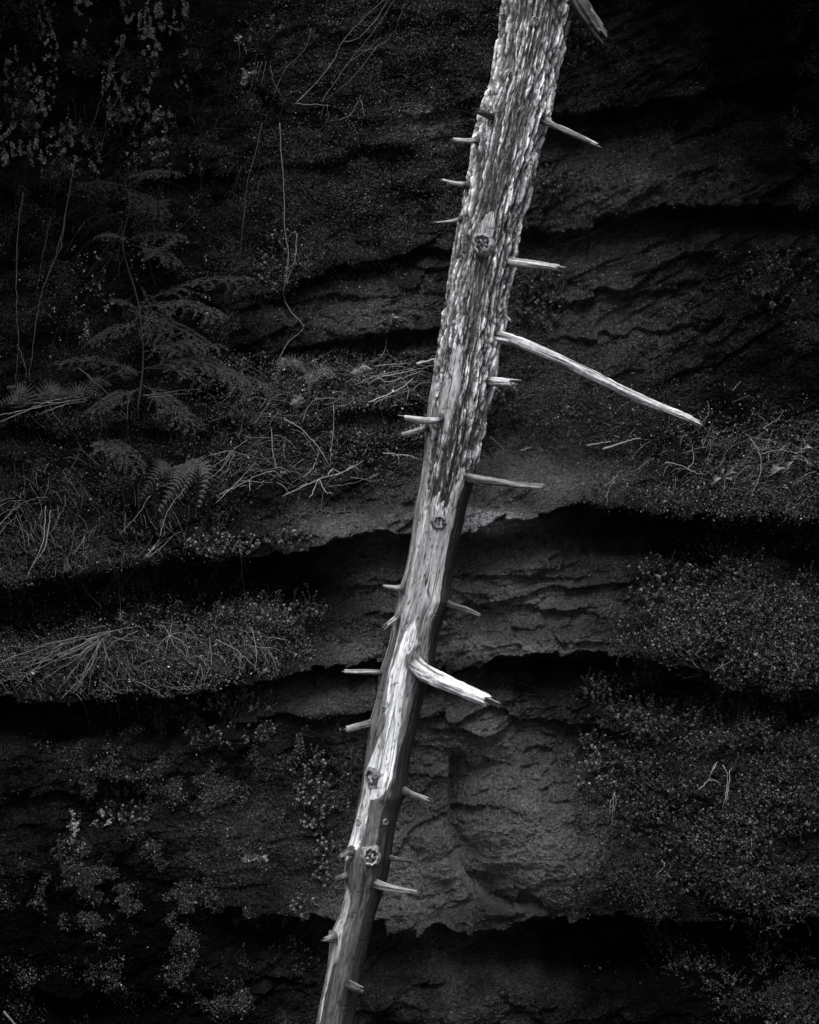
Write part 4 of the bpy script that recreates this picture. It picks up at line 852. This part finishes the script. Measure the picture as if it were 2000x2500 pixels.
tangle('tangled dead grass drooping over the long lower left ledge', 620, (-20, 1500, 740, 1700), lambda u, v: np.clip(blobs(u, v, [(230, 1590, 220, 50, 1), (480, 1580, 160, 45, 1), (620, 1560, 80, 40, .6), (300, 1690, 320, 18, .9)]), 0, 1), 15, 70, .9, .26)
tangle('dark dead grass and roots hanging over the far left ledges', 420, (-20, 960, 500, 1440), lambda u, v: np.clip(blobs(u, v, [(80, 1250, 130, 110, .8), (260, 1330, 160, 60, .8), (250, 1000, 250, 40, .7), (420, 1240, 80, 80, .5), (330, 1385, 200, 22, 1)]), 0, 1), 15, 75, 1.3, .2)
tangle('dead grass stems and needles lying on the right hand ledge', 260, (1420, 960, 2020, 1240), lambda u, v: np.clip(blobs(u, v, [(1900, 1090, 130, 60, 1), (1700, 1080, 160, 40, .5), (1830, 1170, 140, 40, .8)]), 0, 1), 15, 70, -.4, .26)
tangle('faint stems hanging down the upper left wall', 160, (-20, 60, 700, 900), lambda u, v: np.clip(blobs(u, v, [(200, 500, 200, 300, .7), (560, 300, 120, 200, .6)]), 0, 1), 30, 120, 1.75, .06)
# dead leaves on the right ledge
def dead_leaf(label, cx, cy, L, tn, ang):
    L = L * .68
    p = surf(np.array([cx]), np.array([cy]))[0] + np.array([0, -.03, .0]); d = np.array([math.cos(ang), -.35, math.sin(ang)]); d /= np.linalg.norm(d)
    s = np.cross(d, [0, -.8, .6]); s /= np.linalg.norm(s); n = np.cross(s, d); f = np.linspace(0, 1, 9)
    wv = np.sin(np.pi * np.clip(f, .03, .97) ** .8) * .3 * L * (1 + .25 * rng.normal(size=9)); V = []
    for i in range(9):
        c = p + d * f[i] * L + n * L * (.25 * math.sin(3 * f[i]) )
        V += [c - s * wv[i] + n * wv[i] * .7, c - s * wv[i] * .5 + n * wv[i] * .15, c, c + s * wv[i] * .5 + n * wv[i] * .2, c + s * wv[i] + n * wv[i] * .9]
    mb = MB(); mb.add(V, grid_faces(9, 5), np.clip(tn * .42 * (1 + .3 * rng.normal(size=45)), .02, .8))
    tube(mb, [p - d * L * .35 + n * .01, p - d * L * .1, p], .0012, .0012, tn * .8, None, 5)
    return tag(mb.build('dead_leaf', M_leaf, origin=p), label, 'dead leaf')
for args in [('curled pale dead leaf at the left end of the leaf scatter on the right ledge', 1740, 1180, .07, .36, .6), ('upturned dead leaf just right of the leftmost curled leaf', 1758, 1160, .06, .28, 1.2), ('small pointed dead leaf between the forked twig and the tall bent twig', 1785, 1178, .065, .4, 2.6),
             ('dark folded dead leaf behind the small pointed leaf', 1775, 1160, .07, .2, .2), ('long pale dead leaf lying on moss right of the tall bent twig', 1880, 1160, .12, .3, .45), ('broad dead leaf above the long pale leaf by the right edge', 1915, 1148, .09, .3, .9), ('topmost pale dead leaf at the right edge above the mat', 1958, 1098, .07, .36, .1),
             ('dull dead leaf right of the broad leaf near the right edge', 1945, 1130, .08, .2, 2.4), ('small dead leaf on the slope beside the curled grass stem', 1415, 1190, .05, .24, .8), ('dull upright dead leaf on the slope left of the curled grass stem', 1452, 1172, .06, .18, 1.1),
             ('pale ragged leaf lying on bare rock under the long branch', 1378, 1000, .05, .22, .4), ('small broad leaf among the ledge moss left of the kinked twig', 780, 1112, .06, .16, 1.9)]:
    dead_leaf(*args)
